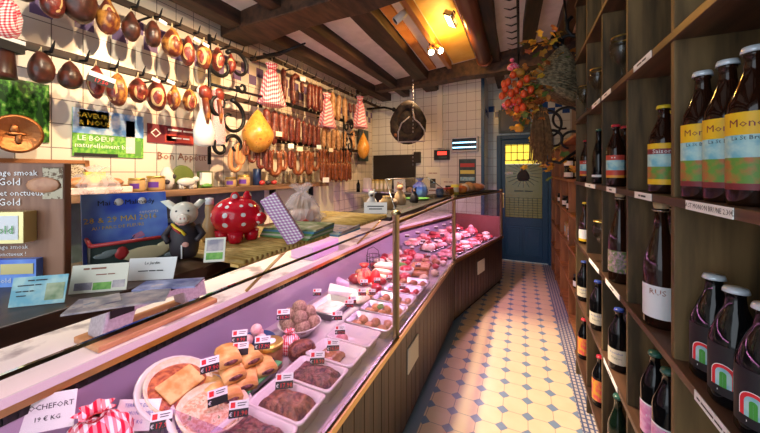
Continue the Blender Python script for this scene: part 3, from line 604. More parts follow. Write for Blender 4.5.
# ================================================================ DISPLAY COUNTER
P1=Vector((-.6,3.15,0)); P2=Vector((-.225,4.62,0)); D2=(P2-P1).normalized(); N2=Vector((-D2.y,D2.x,0)); L2=(P2-P1).length
def S1(y,o): return (-.6-o,y)
def S2(t,o): p=P1+D2*t+N2*o; return (p.x,p.y)
def corner(o): # mitre point of the two front lines offset by o
    t=(-.6-o-(P1.x+N2.x*o))/D2.x; p=P1+N2*o+D2*t; return (p.x,p.y)
YN=-.25; DK=.645; TOPZ=1.30
def seg1(o0,o1,y0=YN,y1=None): 
    if y1 is None: a,b=corner(o0),corner(o1)
    else: a,b=S1(y1,o0),S1(y1,o1)
    return [S1(y0,o0),a,b,S1(y0,o1)]
def seg2(o0,o1,t1=None):
    t1=L2 if t1 is None else t1
    return [corner(o0),S2(t1,o0),S2(t1,o1),corner(o1)]
def both(o0,o1,t1=None,y0=YN):
    t1=L2 if t1 is None else t1
    return [S1(y0,o0),corner(o0),S2(t1,o0),S2(t1,o1),corner(o1),S1(y0,o1)]
ct=bpy.data.objects.new('display_counter',None); COL.objects.link(ct); ct.location=(-.6,YN,0)
tag(ct,'long glass fronted refrigerated meat counter with dark boarded base, bending towards the blue door','counter')
def cp(name,mb,parent=None,label=None,**kw):
    o=link(name,mb.mesh(name),parent or ct,**kw)
    if parent is None: o.location=(.6,-YN,0)
    if label: o['label']=label
    return o
# boarded front: one part per run
for run in (1,2):
    mb=MB()
    mb.prism(seg1(.02,.05) if run==1 else seg2(.02,.05),.07,.635,'counter cladding')
    n=38 if run==1 else 17
    for i in range(n):
        if run==1: a=S1(YN+(3.14-YN)*(i+.5)/n,.014); rz=PI/2; wd=(3.14-YN)/n-.006
        else: a=S2(.0+L2*(i+.5)/n,.014); rz=math.atan2(D2.y,D2.x); wd=L2/n-.006
        mb.box((a[0],a[1],.355),(wd,.014,.56),'counter cladding',rz)
    cp('boarded_front',mb)
mb=MB(); mb.prism(both(.06,.09),0,.07,'dark board'); cp('plinth',mb)
mb=MB(); mb.prism([S2(L2-.03,.03),S2(L2,.03),S2(L2,.80),S2(L2-.03,.80)],.0,.90,'counter cladding'); mb.prism([S2(L2-.035,.0),S2(L2,.0),S2(L2,.78),S2(L2-.035,.78)],.635,.93,'end maroon'); cp('end_panel',mb)
for (a,b,c) in ((S1(1.83,.003),.20,PI/2),(S2(.72,.003),.22,math.atan2(D2.y,D2.x))):  # pale cream rectangles, one on each run of the front
    mb=MB(); mb.box((a[0],a[1],.43),(b,.006,.15),'cream card',c); cp('cream_plate',mb,bevel=.002)
# rail
mb=MB(); mb.prism(both(-.012,.02),.635,.662,'brass'); mb.prism(both(.0,.012),.662,.672,'steel'); cp('front_rail',mb)
mb=MB(); mb.prism(both(.02,.74),.60,DK,'deck white'); cp('deck',mb)
mb=MB(); mb.prism(both(.74,.765),.60,.875,'tube tinted liner'); cp('back_liner',mb)
# louvre strip under the worktop edge
mb=MB(); mb.prism(both(.735,.74),.83,.872,'vent black')
for i in range(110):
    y=YN+(3.2-YN)*(i+.5)/110; mb.box((-.6-.732,y,.851),(.006,.008,.036),'dark steel')
cp('louvre',mb)
mb=MB(); mb.prism(both(.70,.722),.872,.898,'brass'); cp('brass_edge',mb)
# posts
for x,y,zt in ((-.612,1.56,1.345),(P1.x-.012,P1.y,1.325),(P2.x-.02,P2.y-.02,1.32),(-.612,-.05,1.33)):
    mb=MB(); mb.lathe([(0,.66),(.019,.66),(.019,zt-.03),(.026,zt-.028),(.029,zt-.015),(.018,zt-.004),(0,zt)],'post bronze',(x,y,0),14); cp('post',mb)
# glass
mb=MB(); mb.box((-.609,.76,.975),(.006,1.57,.615),'pane'); cp('front_glass',mb)
mb=MB(); mb.box((-.609,2.355,.965),(.006,1.56,.585),'pane'); cp('front_glass',mb)
a=P1+D2*(L2/2)+N2*.012; mb=MB(); mb.box((a.x,a.y,.965),(L2-.04,.006,.585),'pane',math.atan2(D2.y,D2.x)); cp('front_glass',mb)
mb=MB(); q=[Vector((*S2(L2-.02,.02),.93)),Vector((*S2(L2-.02,.62),.93)),Vector((*S2(L2-.02,.50),1.27)),Vector((*S2(L2-.02,.02),1.27))]; n_=D2*.005
mb.add([*q,*[v+n_ for v in q]],[(0,1,2,3),(7,6,5,4),(0,4,5,1),(1,5,6,2),(2,6,7,3),(3,7,4,0)],'pane'); cp('end_glass',mb)
# slanted screen above the second bay
def slab(mb,q,th,m_):
    q=[Vector(x) for x in q]; n=(q[1]-q[0]).cross(q[3]-q[0]).normalized()*th
    return mb.add([*q,*[v+n for v in q]],[(3,2,1,0),(4,5,6,7)]+[(i,(i+1)%4,(i+1)%4+4,i+4) for i in range(4)],m_)
mb=MB(); slab(mb,[(-.63,1.62,1.325),(-.63,3.05,1.325),(-.80,2.85,1.50),(-.80,1.85,1.50)],.005,'pane'); cp('slanted_screen',mb,label='slanted clear glass screen')
mb=MB()
for a,b in (((-.62,1.58,1.335),(-.80,1.85,1.50)),((-.80,1.85,1.50),(-.80,2.85,1.50)),((-.80,2.85,1.50),(-.62,3.09,1.325))): mb.tube([a,b],.004,'steel',6)
cp('screen_edge',mb)
# glass top frame + steel strip
mb=MB(); mb.prism(seg1(.004,.010,YN,1.55),1.284,1.290,'chrome'); mb.prism(both(-.004,.012,None,1.57),1.272,1.288,'brass'); cp('top_rail',mb)
# divider of clear lilac plastic
mb=MB(); slab(mb,[PZ(146,428,.66),PZ(214,430,.66),PZ(207,428,.71),PZ(112,376,.80)],.003,'lilac pane'); 
single('plastic_divider',MB().box((0,0,.055),(.30,.004,.11),'lilac pane'),'clear lilac plastic divider standing in front of the pies in the case','divider',(-.95,.665,DK+.001),rz=.06)
# tubes
for a,b in (((-.87,-.1,1.252),(-.87,1.5,1.252)),((-.87,1.65,1.252),(-.87,3.05,1.252))):
    mb=MB(); mb.tube([a,b],.010,'pink tube glow',8); cp('light_tube',mb)
# marble worktop
mb=MB(); mb.prism(both(.70,1.16),.90,.925,'marble'); mb.prism(both(.694,.70),.898,.927,'white china'); mw=single('marble_worktop',mb,'pale veined marble worktop running behind the display case','worktop')
mb=MB(); mb.prism(both(.80,1.12),.0,.898,'counter cladding'); single('base_cabinet',mb,'dark wooden base under the marble worktop','cabinet')
# top boards
mb=MB(); mb.prism([(-.76,YN),(-.76,.56),(-.79,.60),(-.79,1.56),(-1.12,1.56),(-1.12,YN)],1.265,TOPZ,'dark oak top'); single('counter_shelf',mb,'dark polished wooden shelf on top of the near display case, carrying flyers and the pig','shelf',bevel=.003)
mb=MB(); mb.prism(both(.06,.40,L2-.02,1.60),1.275,TOPZ-.002,'dark board'); single('counter_shelf',mb,'narrow dark shelf on top of the far display case, bending towards the door','shelf',bevel=.003)
# brackets: wooden brace from marble to shelf
mb=MB(); mb.tube([(-1.30,1.18,.93),(-1.10,1.52,1.27)],.008,'brass',6); single('shelf_brace',mb,'thin brass brace rising from the marble to the near shelf','brace')
mb=MB(); mb.tube([(-1.28,2.35,.93),(-1.0,2.62,1.27)],.008,'brass',6); single('shelf_brace',mb,'thin brass brace rising from the marble to the far shelf','brace')
def face(p,extra=0): return .5*math.atan2(-p[0],p[1])+.5*YAW+extra
# ---------------- wooden board + grey enamel base on the marble
b0,b1=PZ(112,353,.945),PZ(212,316,.945)
t=T(); mb=MB(); mb.box((0,0,.011),(.17,.46,.022),'board'); 
inst_loc=(-1.405,.80,.9255)
single('wooden_board',mb,'long pale wooden board lying on the marble under the grey scale','board',inst_loc,bevel=.004)
t=T(); mb=MB(); n=14
prof=[(-.19,0),(-.10,0),(-.085,.045),(.085,.045),(.10,0),(.19,0),(.175,.055),(.16,.085),(-.16,.085),(-.175,.055)]
vs=[(-.05,y,z) for y,z in prof]+[(.05,y,z) for y,z in prof]; m_=len(prof)
mb.add(vs,[(0,1,2,9),(9,2,7,8),(2,3,6,7),(3,4,5,6)]+[tuple(i+m_ for i in f[::-1]) for f in [(0,1,2,9),(9,2,7,8),(2,3,6,7),(3,4,5,6)]]+[(i,i+m_,(i+1)%m_+m_,(i+1)%m_) for i in range(m_)],'enamel grey'); t.p('housing',mb,bevel=.012)
mb=MB(); mb.box((0,0,.095),(.13,.26,.014),'steel'); t.p('weighing_pan',mb,bevel=.004)
mb=MB(); mb.box((.052,-.13,.06),(.006,.07,.03),'dark steel'); t.p('nameplate',mb)
inst(t,'counter_scale','grey enamelled scale on arched feet standing on the long wooden board','scale',(-1.405,.80,.948),scale=(1,1.1,1.55))
# ---------------- price tags
def ptag(u,v,z,txt='17.90',sz=1.0,top='white card',lab=None,rzx=0,n=[0]):
    p=PZ(u,v,z); t=T(); w_,h_=.078,.062
    mb=MB(); mb.box((0,0,.012+h_*.25),(w_,.002,h_*.5),'black card'); mb.box((0,0,.012+h_*.75),(w_,.002,h_*.5),top); mb.tube([(0,.002,0),(0,.002,.02)],.0015,'dark steel',4); t.p('card',mb)
    mb=MB(); mb.text(txt,.026,(.008,-.0012,.012+h_*.22),(1,0,0),(0,0,1),'red ink'); mb.text('€',.020,(-.030,-.0012,.012+h_*.22),(1,0,0),(0,0,1),'white ink')
    mb.box((-.024,-.0015,.012+h_*.76),(.018,.001,.02),'red ink'); mb.box((.012,-.0015,.012+h_*.84),(.036,.001,.003),'black ink'); mb.box((.010,-.0015,.012+h_*.70),(.030,.001,.003),'black ink'); t.p('lettering',mb)
    n[0]+=1
    inst(t,'price_tag',lab,'price tag',p,scale=sz*.80,rot=(-.35,0,face(p,.0+rzx)),group='black and white price tags in the meat case')
def card(name,u,v,z,wpx,hpx,m_,label,lines=(),tilt=-.3,cat='card',ex=0,pic=None,th=.002):
    p=PZ(u,v,z); s=mpp(p); w_,h_=wpx*s,hpx*s; t=T()
    mb=MB(); mb.box((0,0,h_/2),(w_,th,h_),m_); t.p('sheet',mb)
    if lines:
        mb=MB()
        for tx,sz,x,zz,ink in lines: mb.text(tx,sz*s,(x*w_,-th/2-.0004,zz*h_),(1,0,0),(0,0,1),ink)
        t.p('lettering',mb)
    if pic:
        mb=MB()
        for x0,x1,z0,z1,pm in pic: mb.box(((x0+x1)/2*w_,-th/2-.0003,(z0+z1)/2*h_),((x1-x0)*w_,.0005,(z1-z0)*h_),pm)
        t.p('picture',mb)
    return inst(t,name,label,cat,p,rot=(tilt,0,face(p,ex)))
card('price_card',46,431,.775,44,34,'white card','white handwritten card reading ROCHEFORT 19 € KG at the lower left',[('ROCHEFORT',7,0,.66,'black ink'),('19 € KG',6,0,.34,'black ink')],-.2,ex=-.1)
card('recipe_card',132,431,.70,42,26,'white card','white card with blue handwriting beside the gingham bundle',[('TERRINE DE',4.5,-.05,.8,'blue ink'),('SAUMON FUMEE',4.5,0,.55,'blue ink'),('19 € KG',4.5,0,.28,'blue ink')],-.5,ex=-.3)
ptag(160,433,.70,lab='price tag at the foot of the lilac divider')
# gingham bundle
def bundle(r,h,m_,seed=0):
    t=T(); mb=MB(); vs=[];fs=[];n=40;prof=[(0,0),(.75,0),(1,.18),(1.02,.40),(.85,.62),(.45,.78),(.20,.84),(.30,.92),(.48,1.0)]
    for i in range(n):
        a=2*PI*i/n
        for q,(x,z) in enumerate(prof):
            k=1+ (.07*math.sin(9*a+seed)*(q>2))+(.18*math.sin(7*a)*(q>6)); vs.append((x*r*k*math.cos(a),x*r*k*math.sin(a),z*h))
    m2=len(prof)
    for i in range(n):
        j=(i+1)%n
        for q in range(m2-1): fs.append((i*m2+q,j*m2+q,j*m2+q+1,i*m2+q+1))
    mb.add(vs,fs,m_,True); t.p('cloth',mb)
    mb=MB(); mb.tube([(.22*r*math.cos(a),.22*r*math.sin(a),.84*h) for a in [i*PI/6 for i in range(12)]],.003,'red paint',5,True); t.p('ribbon',mb); return t
inst(bundle(.095,.17,'gingham red'),'cloth_bundle','red gingham cloth bundle tied with a red ribbon at the lower left of the case','bundle',(-1.20,.51,DK+.001),rz=.5)
# ---------------- pies
def pie(center,outer,parchment=True):
    t=T(); mb=MB(); mb.lathe([(0,0),(.10,0),(.118,.035),(.112,.036),(.10,.022),(0,.022)],'pale crust',seg=28); t.p('crust',mb)
    mb=MB(); mb.ell((0,0,.020),(.102,.102,.016),outer,24,8,.05,3); t.p('filling',mb)
    if center: mb=MB(); mb.box((0,0,.038),(.09,.145,.010),'pastry'); t.p('pastry_lid',mb,bevel=.02)
    if parchment: mb=MB(); mb.lathe([(.115,.0),(.140,.018),(.135,.022),(.112,.006)],'white china',seg=26,caps=False); t.p('plate_rim',mb)
    return t
p=PZ(177,391,.735); inst(pie(True,'filling red'),'pie','open pie with a square golden pastry lid on red filling','pie',(p.x-.0,p.y,.735),rot=(.0,.52,.15))
mb=MB(); mb.box((0,0,.035),(.22,.24,.07),'gingham lilac'); single('gingham_riser',mb,'lilac gingham covered riser under the square lidded pie','riser',(-1.215,.80,DK+.001),rz=.1,bevel=.01)
p=PZ(212,412,.70); inst(pie(False,'filling mixed'),'quiche','round quiche with speckled savoury filling at the front of the pies','quiche',(p.x,p.y,.69),rot=(0,.22,.3))
mb=MB(); mb.box((0,0,.018),(.20,.20,.036),'gingham lilac'); single('gingham_riser',mb,'red and white gingham covered riser under the round quiche','riser',(p.x,p.y,DK+.001),rz=.2,bevel=.01)
ptag(210,375,.80,lab='black and white tag standing on the rim of the square lidded pie',rzx=.3); ptag(218,408,.735,'',lab='dark tag lying over the round quiche',rzx=.3)
# ---------------- puff pastry rolls on green tray
p=PZ(248,380,.70); mb=MB(); mb.box((0,0,.005),(.17,.30,.010),'green tray'); mb.box((0,0,-.014),(.14,.26,.028),'clear tub'); gt=single('green_tray',mb,'green tray carrying sausage rolls','tray',(p.x-.03,p.y-.0,.690),rz=.10,bevel=.004)
T_roll=T(); mb=MB(); prof=[(-.032,0),(-.036,.012),(-.03,.030),(-.01,.038),(.015,.037),(.032,.028),(.036,.012),(.032,0)]; n=len(prof); vs=[];ks=[-.055,-.05,-.02,.02,.05,.055]
for k,x in enumerate(ks):
    q=.93 if k in(0,5) else 1
    for y,z in prof: vs.append((x,y*q,z*q))
fs=[(k*n+i,(k+1)*n+i,(k+1)*n+(i+1)%n,k*n+(i+1)%n) for k in range(5) for i in range(n)]+[tuple(range(n)),tuple(5*n+i for i in range(n))[::-1]]
mb.add(vs,fs,'pastry',True); T_roll.p('pastry_case',mb)
mb=MB(); mb.ell((.054,0,.016),(.006,.022,.010),'pate',10,6,.1,2); T_roll.p('meat_filling',mb)
g='sausage rolls on the green tray'
for i,(dx,dy,dz,rz,lb) in enumerate([(.03,-.095,0,-.5,'nearest roll of the bottom layer'),(.03,-.01,0,-.7,'middle roll of the front edge'),(.03,.085,0,-.5,'farthest roll of the front edge'),(-.045,-.10,0,-.4,'rear roll at the near end'),(-.045,.02,0,-.4,'rear roll at the back of the tray'),(-.01,-.045,.041,-.45,'large roll on top towards the near end'),(-.03,.055,.041,-.35,'roll on top towards the far end'),(-.05,-.03,.082,-.5,'topmost roll of the heap')]):
    inst(T_roll,'sausage_roll','golden puff pastry sausage roll, '+lb,'pastry',(p.x-.03+dx,p.y+dy,.7005+dz),rz,g,scale=(1.15,1.2,1.0))
ptag(262,352,.80,lab='tag standing behind the sausage rolls')
# ---------------- trays
def dish(w_,l_,h_,m_,wall=.008):
    t=T(); mb=MB(); r=[]
    def ring(sx,sy,z,rad=.02):
        pts=[]
        for cx_,cy_,a0 in ((1,1,0),(-1,1,PI/2),(-1,-1,PI),(1,-1,3*PI/2)):
            for k in range(5):
                a=a0+PI/2*k/4; pts.append((cx_*(sx/2-rad)+rad*math.cos(a),cy_*(sy/2-rad)+rad*math.sin(a),z))
        return pts
    rings=[ring(w_*.86,l_*.88,0),ring(w_*.97,l_*.97,h_*.85),ring(w_+.012,l_+.012,h_*.9),ring(w_+.012,l_+.012,h_),ring(w_-wall*1.5,l_-wall*1.5,h_),ring(w_*.86-wall,l_*.88-wall,.006)]
    vs=[p for q in rings for p in q]; n=20; fs=[tuple(range(n))[::-1],tuple(5*n+i for i in range(n))]
    for k in range(5):
        for i in range(n): fs.append((k*n+i,k*n+(i+1)%n,(k+1)*n+(i+1)%n,(k+1)*n+i))
    mb.add(vs,fs,m_,True); t.p('dish_body',mb); return t
def slabmeat(w_,l_,h_,m_,seed):
    mb=MB(); r=random.Random(seed); n=16; vs=[];fs=[]
    for i in range(n+1):
        for j in range(n+1):
            x,y=(i/n-.5),(j/n-.5); e=min(1,5*min(.5-abs(x),.5-abs(y)))
            vs.append((x*w_,y*l_,h_*(.35+.65*e**.5)+r.uniform(-.0025,.0025)*(e>0)+.006*math.sin(9*x+seed)*math.cos(7*y)*e))
    for i in range(n):
        for j in range(n): fs.append((i*(n+1)+j,(i+1)*(n+1)+j,(i+1)*(n+1)+j+1,i*(n+1)+j+1))
    b=len(vs); vs+=[(-w_/2,-l_/2,0),(w_/2,-l_/2,0),(w_/2,l_/2,0),(-w_/2,l_/2,0)]
    fs.append((b+3,b+2,b+1,b)); 
    e0=[i*(n+1) for i in range(n+1)]; fs.append(tuple([b]+[b+1]+e0[::-1])); e1=[i*(n+1)+n for i in range(n+1)]; fs.append(tuple([b+2,b+3]+e1))
    fs.append(tuple([b+3,b]+list(range(n+1)))); fs.append(tuple([b+1,b+2]+[n*(n+1)+j for j in range(n,-1,-1)]))
    mb.add(vs,fs,m_,True); return mb
DW=dish(.24,.150,.062,'white china'); DS=dish(.27,.150,.055,'brushed steel')
nm=['nearest the photographer','second from the near end','third from the near end','fourth from the near end','fifth from the near end, almost empty']
for i,(y,ml,mw_,m_,off) in enumerate([(.745,.11,.19,'pate',0),(.905,.11,.19,'pate crust',0),(1.075,.12,.20,'pate',0),(1.245,.115,.11,'brown jelly',-.04),(1.415,.05,.05,'meat pink',-.075)]):
    inst(DW,'white_dish','white china terrine dish by the glass, '+nm[i],'dish',(-.79,y,DK+.001),group='white terrine dishes')
    single('pate' if i<4 else 'ham_piece',slabmeat(mw_,ml,.066 if i<3 else .036,m_,i+1),['coarse dark pâté block in the nearest white dish','coarse dark pâté block with a red 17.90 tag behind it','rough brown pâté loaf in the third white dish','brown jellied meat at the back of the fourth white dish','small pink ham piece left in the almost empty white dish'][i],'pâté' if i<4 else 'ham',(-.79+off,y,DK+.0085))
ptag(238,421,.71,'11.90',lab='price tag reading 11.90 over the nearest pâté dish'); ptag(284,392,.71,'17.90',lab='price tag reading 17.90 behind the second pâté dish',sz=1.05)
ptag(317,367,.71,'18.90',lab='price tag behind the third pâté dish'); ptag(333,353,.73,'16.50',lab='price tag behind the fourth white dish',sz=.9); ptag(340,336,.72,'12.50',lab='tag standing behind the almost empty white dish',sz=.8)
# ---------------- middle goods
def blob(name,d,m_,label,cat,p,rz=0,noise=.08,seed=0,group=None,seg=14,rings=9,rot=None):
    mb=MB(); mb.ell((0,0,d[2]*.96),d,m_,seg,rings,noise,seed); return single(name,mb,label,cat,p,rz,group,rot)
mb=MB(); prof=[(0,.0),(.06,.0),(.07,.004),(.115,.055),(.12,.062),(.113,.062),(.066,.012),(0,.010)]; mb.lathe(prof,'white china',seg=26)
pb=PZ(300,338,.70); pb=Vector((pb.x-.0,pb.y,DK+.001)); single('white_bowl',mb,'white china bowl heaped with brown balls','bowl',(-1.13,1.40,DK+.001))
bc=(-1.13,1.40,DK+.001); g='brown mousse balls in the white bowl'; k=0
for (rr_,n,z) in ((.075,6,.04),(.0,1,.035),(.052,4,.083),(0,1,.118)):
    for i in range(n):
        a=2*PI*i/n+z*9; 
        blob('pate_ball',(.041,.041,.038),'mousse ball','round brown pâté ball heaped in the white china bowl','pâté',(bc[0]+rr_*math.cos(a),bc[1]+rr_*math.sin(a),bc[2]+z-.010),noise=.02,seed=k,group=g,seg=12,rings=8); k+=1
# navy plate of pink balls
mb=MB(); mb.lathe([(0,.0),(.05,0),(.09,.022),(.087,.025),(.05,.006),(0,.006)],'blue plastic',seg=20); single('navy_plate',mb,'navy blue plate holding pink balls beside the white bowl','plate',(-1.165,1.12,.716))
mb=MB(); mb.box((0,0,.0345),(.17,.20,.069),'tube tinted liner'); single('riser',mb,'grey riser under the navy plate','riser',(-1.18,1.12,DK+.001),bevel=.01)
for i,(x,y,z) in enumerate(((.03,.0,.008),(-.025,.035,.008),(-.02,-.035,.008),(0,0,.048))): blob('pink_ball',(.027,.027,.025),'pink ball','pink meat ball, '+['front','right','left','topmost'][i]+' one on the navy plate','meat ball',(-1.165+x,1.12+y,.716+z),noise=.03,seed=i,group='pink balls on the navy plate')
for i,(x,y) in enumerate(((-1.235,.955),(-1.20,1.0),(-1.25,1.03),(-1.215,.92))): blob('black_pudding',(.04,.05,.026),'blue plastic','dark wrapped pudding in the heap left of the navy plate, '+['left','right','rear','near'][i]+' piece','sausage',(x,y,DK+.001+.06*(0)),noise=.12,seed=i+3)
ptag(283,322,.80,'15.90',lab='price tag standing above the pink balls on the navy plate')
# glass jar with wooden look lid
t=T(); mb=MB(); mb.lathe([(0,0),(.044,0),(.048,.006),(.048,.075),(.046,.082),(0,.082)],'meat brown',seg=20); t.p('jar_body',mb,label='jar filled with brown pâté'); mb=MB(); mb.lathe([(0,.080),(.051,.080),(.051,.094),(.046,.098),(.02,.098),(0,.098)],'gold lid',seg=20); mb.lathe([(0,.098),(.022,.098),(.022,.1),(0,.1)],'white card',seg=14); t.p('lid',mb)
mb=MB(); mb.lathe([(.0486,.018),(.0486,.058)],'purple label',seg=12,arc=(-PI/2-.5,-PI/2+.5)); mb.ctext('13',.02,.0492,.038,'white ink'); t.p('label',mb)
p=PZ(283,370,DK); inst(t,'pate_jar','pâté jar with a purple label and tan lid in front of the white bowl','jar',(-1.06,1.10,DK+.001),face((-1.04,1.13),0),scale=1.2)
t=bundle(.052,.105,'gingham fine',2); inst(t,'gingham_jar','jar wrapped in small checked red gingham between the pâté jar and the bowl','jar',(-1.06,1.235,DK+.001))
blob('pate_loaf',(.07,.045,.05),'pate crust','dark brown meat loaf leaning behind the third white dish','pâté',(-.955,1.20,DK+.001),.9,.1,5)
# clear tubs
def tub(w_,l_,h_):
    t=T(); mb=MB(); mb.add([(-w_*.42,-l_*.42,0),(w_*.42,-l_*.42,0),(w_*.42,l_*.42,0),(-w_*.42,l_*.42,0),(-w_/2,-l_/2,h_),(w_/2,-l_/2,h_),(w_/2,l_/2,h_),(-w_/2,l_/2,h_)],[(3,2,1,0),(0,1,5,4),(1,2,6,5),(2,3,7,6),(3,0,4,7)],'clear tub'); t.p('tub_wall',mb,bevel=.004)
    mb=MB(); mb.box((0,0,h_*.55),(w_*.84,l_*.84,h_*.3),'meat pale'); t.p('contents',mb); return t
inst(tub(.10,.15,.055),'plastic_tub','clear plastic tub of pale rolls, left of the navy plate','tub',(-1.115,.93,DK+.045),.1); mb=MB(); mb.box((0,0,.022),(.11,.16,.043),'tube tinted liner'); single('riser',mb,'small grey riser under the clear tub of pale rolls','riser',(-1.115,.93,DK+.001),.1)
ptag(239,345,.80,'9.90',lab='price tag at the near end of the clear tub'); ptag(240,358,.77,'',lab='tag in front of the clear tub of pale rolls')
# oval steel pans / large steel dish behind bowl
DS2=dish(.20,.26,.05,'brushed steel'); inst(DS2,'steel_pan','wide shallow steel pan beyond the white bowl','pan',(-1.13,1.70,DK+.001)); 
single('jelly',slabmeat(.16,.21,.028,'meat pale',4),'pale jellied meat filling the wide steel pan','meat',(-1.13,1.70,DK+.0085))
ptag(349,309,.73,'14.90',lab='price tag on the wide steel pan',sz=.85); ptag(337,322,.73,'8.90',lab='dark tag in front of the brown ball bowl',sz=.9)
blob('dried_sausage_heel',(.03,.03,.025),'ham dark','small brown sausage heel at the back edge beyond the white bowl','sausage',(-1.28,1.53,DK+.001),0,.1,8)
# wrapped cheese like goods
def wedge(a,b,h,m_,label,cat,p,rz,name):
    mb=MB(); mb.add([(-a,-b,0),(a,-b*.3,0),(a,b*.3,0),(-a,b,0),(-a,-b,h),(a,-b*.3,h*.55),(a,b*.3,h*.55),(-a,b,h)],[(3,2,1,0),(4,5,6,7),(0,1,5,4),(1,2,6,5),(2,3,7,6),(3,0,4,7)],m_); return single(name,mb,label,cat,p,rz,bevel=.012)
wedge(.10,.07,.085,'white card','large white wrapped cheese wedge behind the steel pan','cheese',(-1.17,1.93,DK+.001),.5,'wrapped_cheese')
blob('crumbled_cheese',(.08,.07,.03),'pale crust','heap of crumbly pale cheese beside the white wrapped wedge','cheese',(-1.02,1.90,DK+.001),.2,.1,4)
wedge(.05,.05,.08,'lilac box','small lilac wrapped parcel against the liner','parcel',(-1.26,2.08,DK+.001),.4,'wrapped_parcel')
for i,(x,y,m_) in enumerate(((-1.0,1.93,'saus orange'),(-.96,1.99,'saus orange'),(-1.01,2.01,'saus orange'))): blob('chipolata_bundle',(.05,.025,.022),m_,'orange brown sausage heap, '+['nearest','middle','farthest'][i]+' piece before the red net bag','sausage',(x,y,DK+.001),.3*i,.08,i)
ptag(317,297,.78,'7.90',lab='tag against the liner beyond the bowl',sz=.8); ptag(364,287,.78,'6.90',lab='dark tag beside the red net bag',sz=.8)
t=T(); mb=MB(); mb.ell((0,0,.07),(.065,.05,.075),'red net',16,10,.14,3); t.p('bag',mb); mb=MB(); mb.lathe([(.01,.13),(.04,.17),(.038,.17),(.008,.13)],'red paint',seg=12,caps=False); t.p('gathered_top',mb); mb=MB(); mb.box((.03,-.052,.06),(.05,.004,.05),'red ink'); t.p('label',mb)
inst(t,'net_bag','bright red and orange net bag of goods','bag',(-1.135,2.20,DK+.001),.9); 
blob('red_packet',(.04,.05,.07),'red ink','glossy red packet right of the net bag','packet',(-1.04,2.21,DK+.001),.4,.05,2)
# wire basket
mb=MB()
for z in (.004,.04,.08,.12,.16): mb.tube([(.06*math.cos(i*PI/8),.06*math.sin(i*PI/8),z) for i in range(16)],.0022,'dark steel',5,True)
for i in range(12): a=i*PI/6; mb.tube([(.06*math.cos(a),.06*math.sin(a),.004),(.06*math.cos(a),.06*math.sin(a),.16)],.0018,'dark steel',4)
mb.tube([(-.06,0,.16),(-.05,0,.21),(0,0,.235),(.05,0,.21),(.06,0,.16)],.0025,'dark steel',5)
single('wire_basket',mb,'tall dark wire basket standing against the liner','basket',(-1.20,2.50,DK+.001))
def sausage(L_,r,m_,bend=.1):
    t=T(); mb=MB(); n=12; pts=[];rr=[]
    for i in range(n+1):
        q=i/n; pts.append((bend*L_*math.sin(PI*q),(q-.5)*L_,0)); rr.append(r*min(1,(1-abs(2*q-1)**6))**.5 if 0<q<1 else r*.15)
    mb.tube(pts,rr,m_,10); t.p('skin',mb); return t
SP=sausage(.18,.022,'meat pale'); SO=sausage(.17,.021,'saus orange',.14); SR=sausage(.16,.02,'meat red')
g='pale sausages stacked by the wire basket'; k=0
for row,n in ((0,4),(1,3),(2,2)):
    for i in range(n):
        inst(SP,'pale_sausage','fat pale sausage by the wire basket, '+['bottom','second','top'][row]+' layer, '+ORD[i]+' from the near side','sausage',(-1.06+.0*row,2.36+.046*i+.023*row,DK+.024+.039*row),PI/2+.0,g)
# white bowls
mb=MB(); mb.lathe([(0,0),(.045,0),(.075,.075),(.070,.075),(.042,.006),(0,.006)],'white china',seg=20); WB=T(); WB.p('bowl_body',mb)
inst(WB,'white_bowl','small white bowl of orange salad among the cold meats','bowl',(-.90,2.52,DK+.001)); blob('salad',(.058,.058,.02),'meat red','orange red salad filling the small white bowl','salad',(-.90,2.52,DK+.055),noise=.08,seed=1)
inst(WB,'white_bowl','small white bowl with pink meat behind the orange salad bowl','bowl',(-1.10,2.75,DK+.001)); blob('salad',(.058,.058,.028),'meat pink','pink chopped meat in the rear white bowl','meat',(-1.10,2.75,DK+.055),noise=.1,seed=2)
g='golden brown sausages piled by the corner post'; k=0
for row,n in ((0,5),(1,3)):
    for i in range(n):
        inst(SO,'smoked_sausage','golden brown sausage, '+ORD[i]+' from the near side in the '+['bottom','upper'][row]+' row by the corner post','sausage',(-.80-.01*i,2.56+.05*i+.025*row+.03*row,DK+.023+.038*row),PI/2+.25,g)
for i,(x,y,s_,m_,lb) in enumerate([(-.94,2.37,.05,'meat red','red block of meat before the small white salad bowl'),(-.86,2.40,.045,'meat red','second red block of meat nearer the glass'),(-.72,2.45,.04,'pale crust','pale cheese chunk by the glass near the corner'),(-.98,2.66,.045,'green leaf','green gherkin heap behind the golden sausages'),(-1.17,2.92,.05,'meat pink','pink ham knuckle at the back of the corner'),(-1.20,3.08,.05,'meat pale','pale meat roll in the rear corner of the case'),(-1.02,2.90,.05,'meat red','red roast in the middle of the corner'),(-.93,3.00,.05,'meat pink','pink ham slice heap at the corner'),(-1.04,3.10,.05,'meat red','dark pink roast behind the corner heap'),(-.84,2.95,.035,'meat brown','brown roast piece by the corner post'),(-1.24,2.72,.045,'meat pale','pale meat roll against the liner')]):
    blob('meat_piece',(s_*1.2,s_,s_*.85),m_,lb,'meat',(x,y,DK+.001),i*.7,.12,i+20)
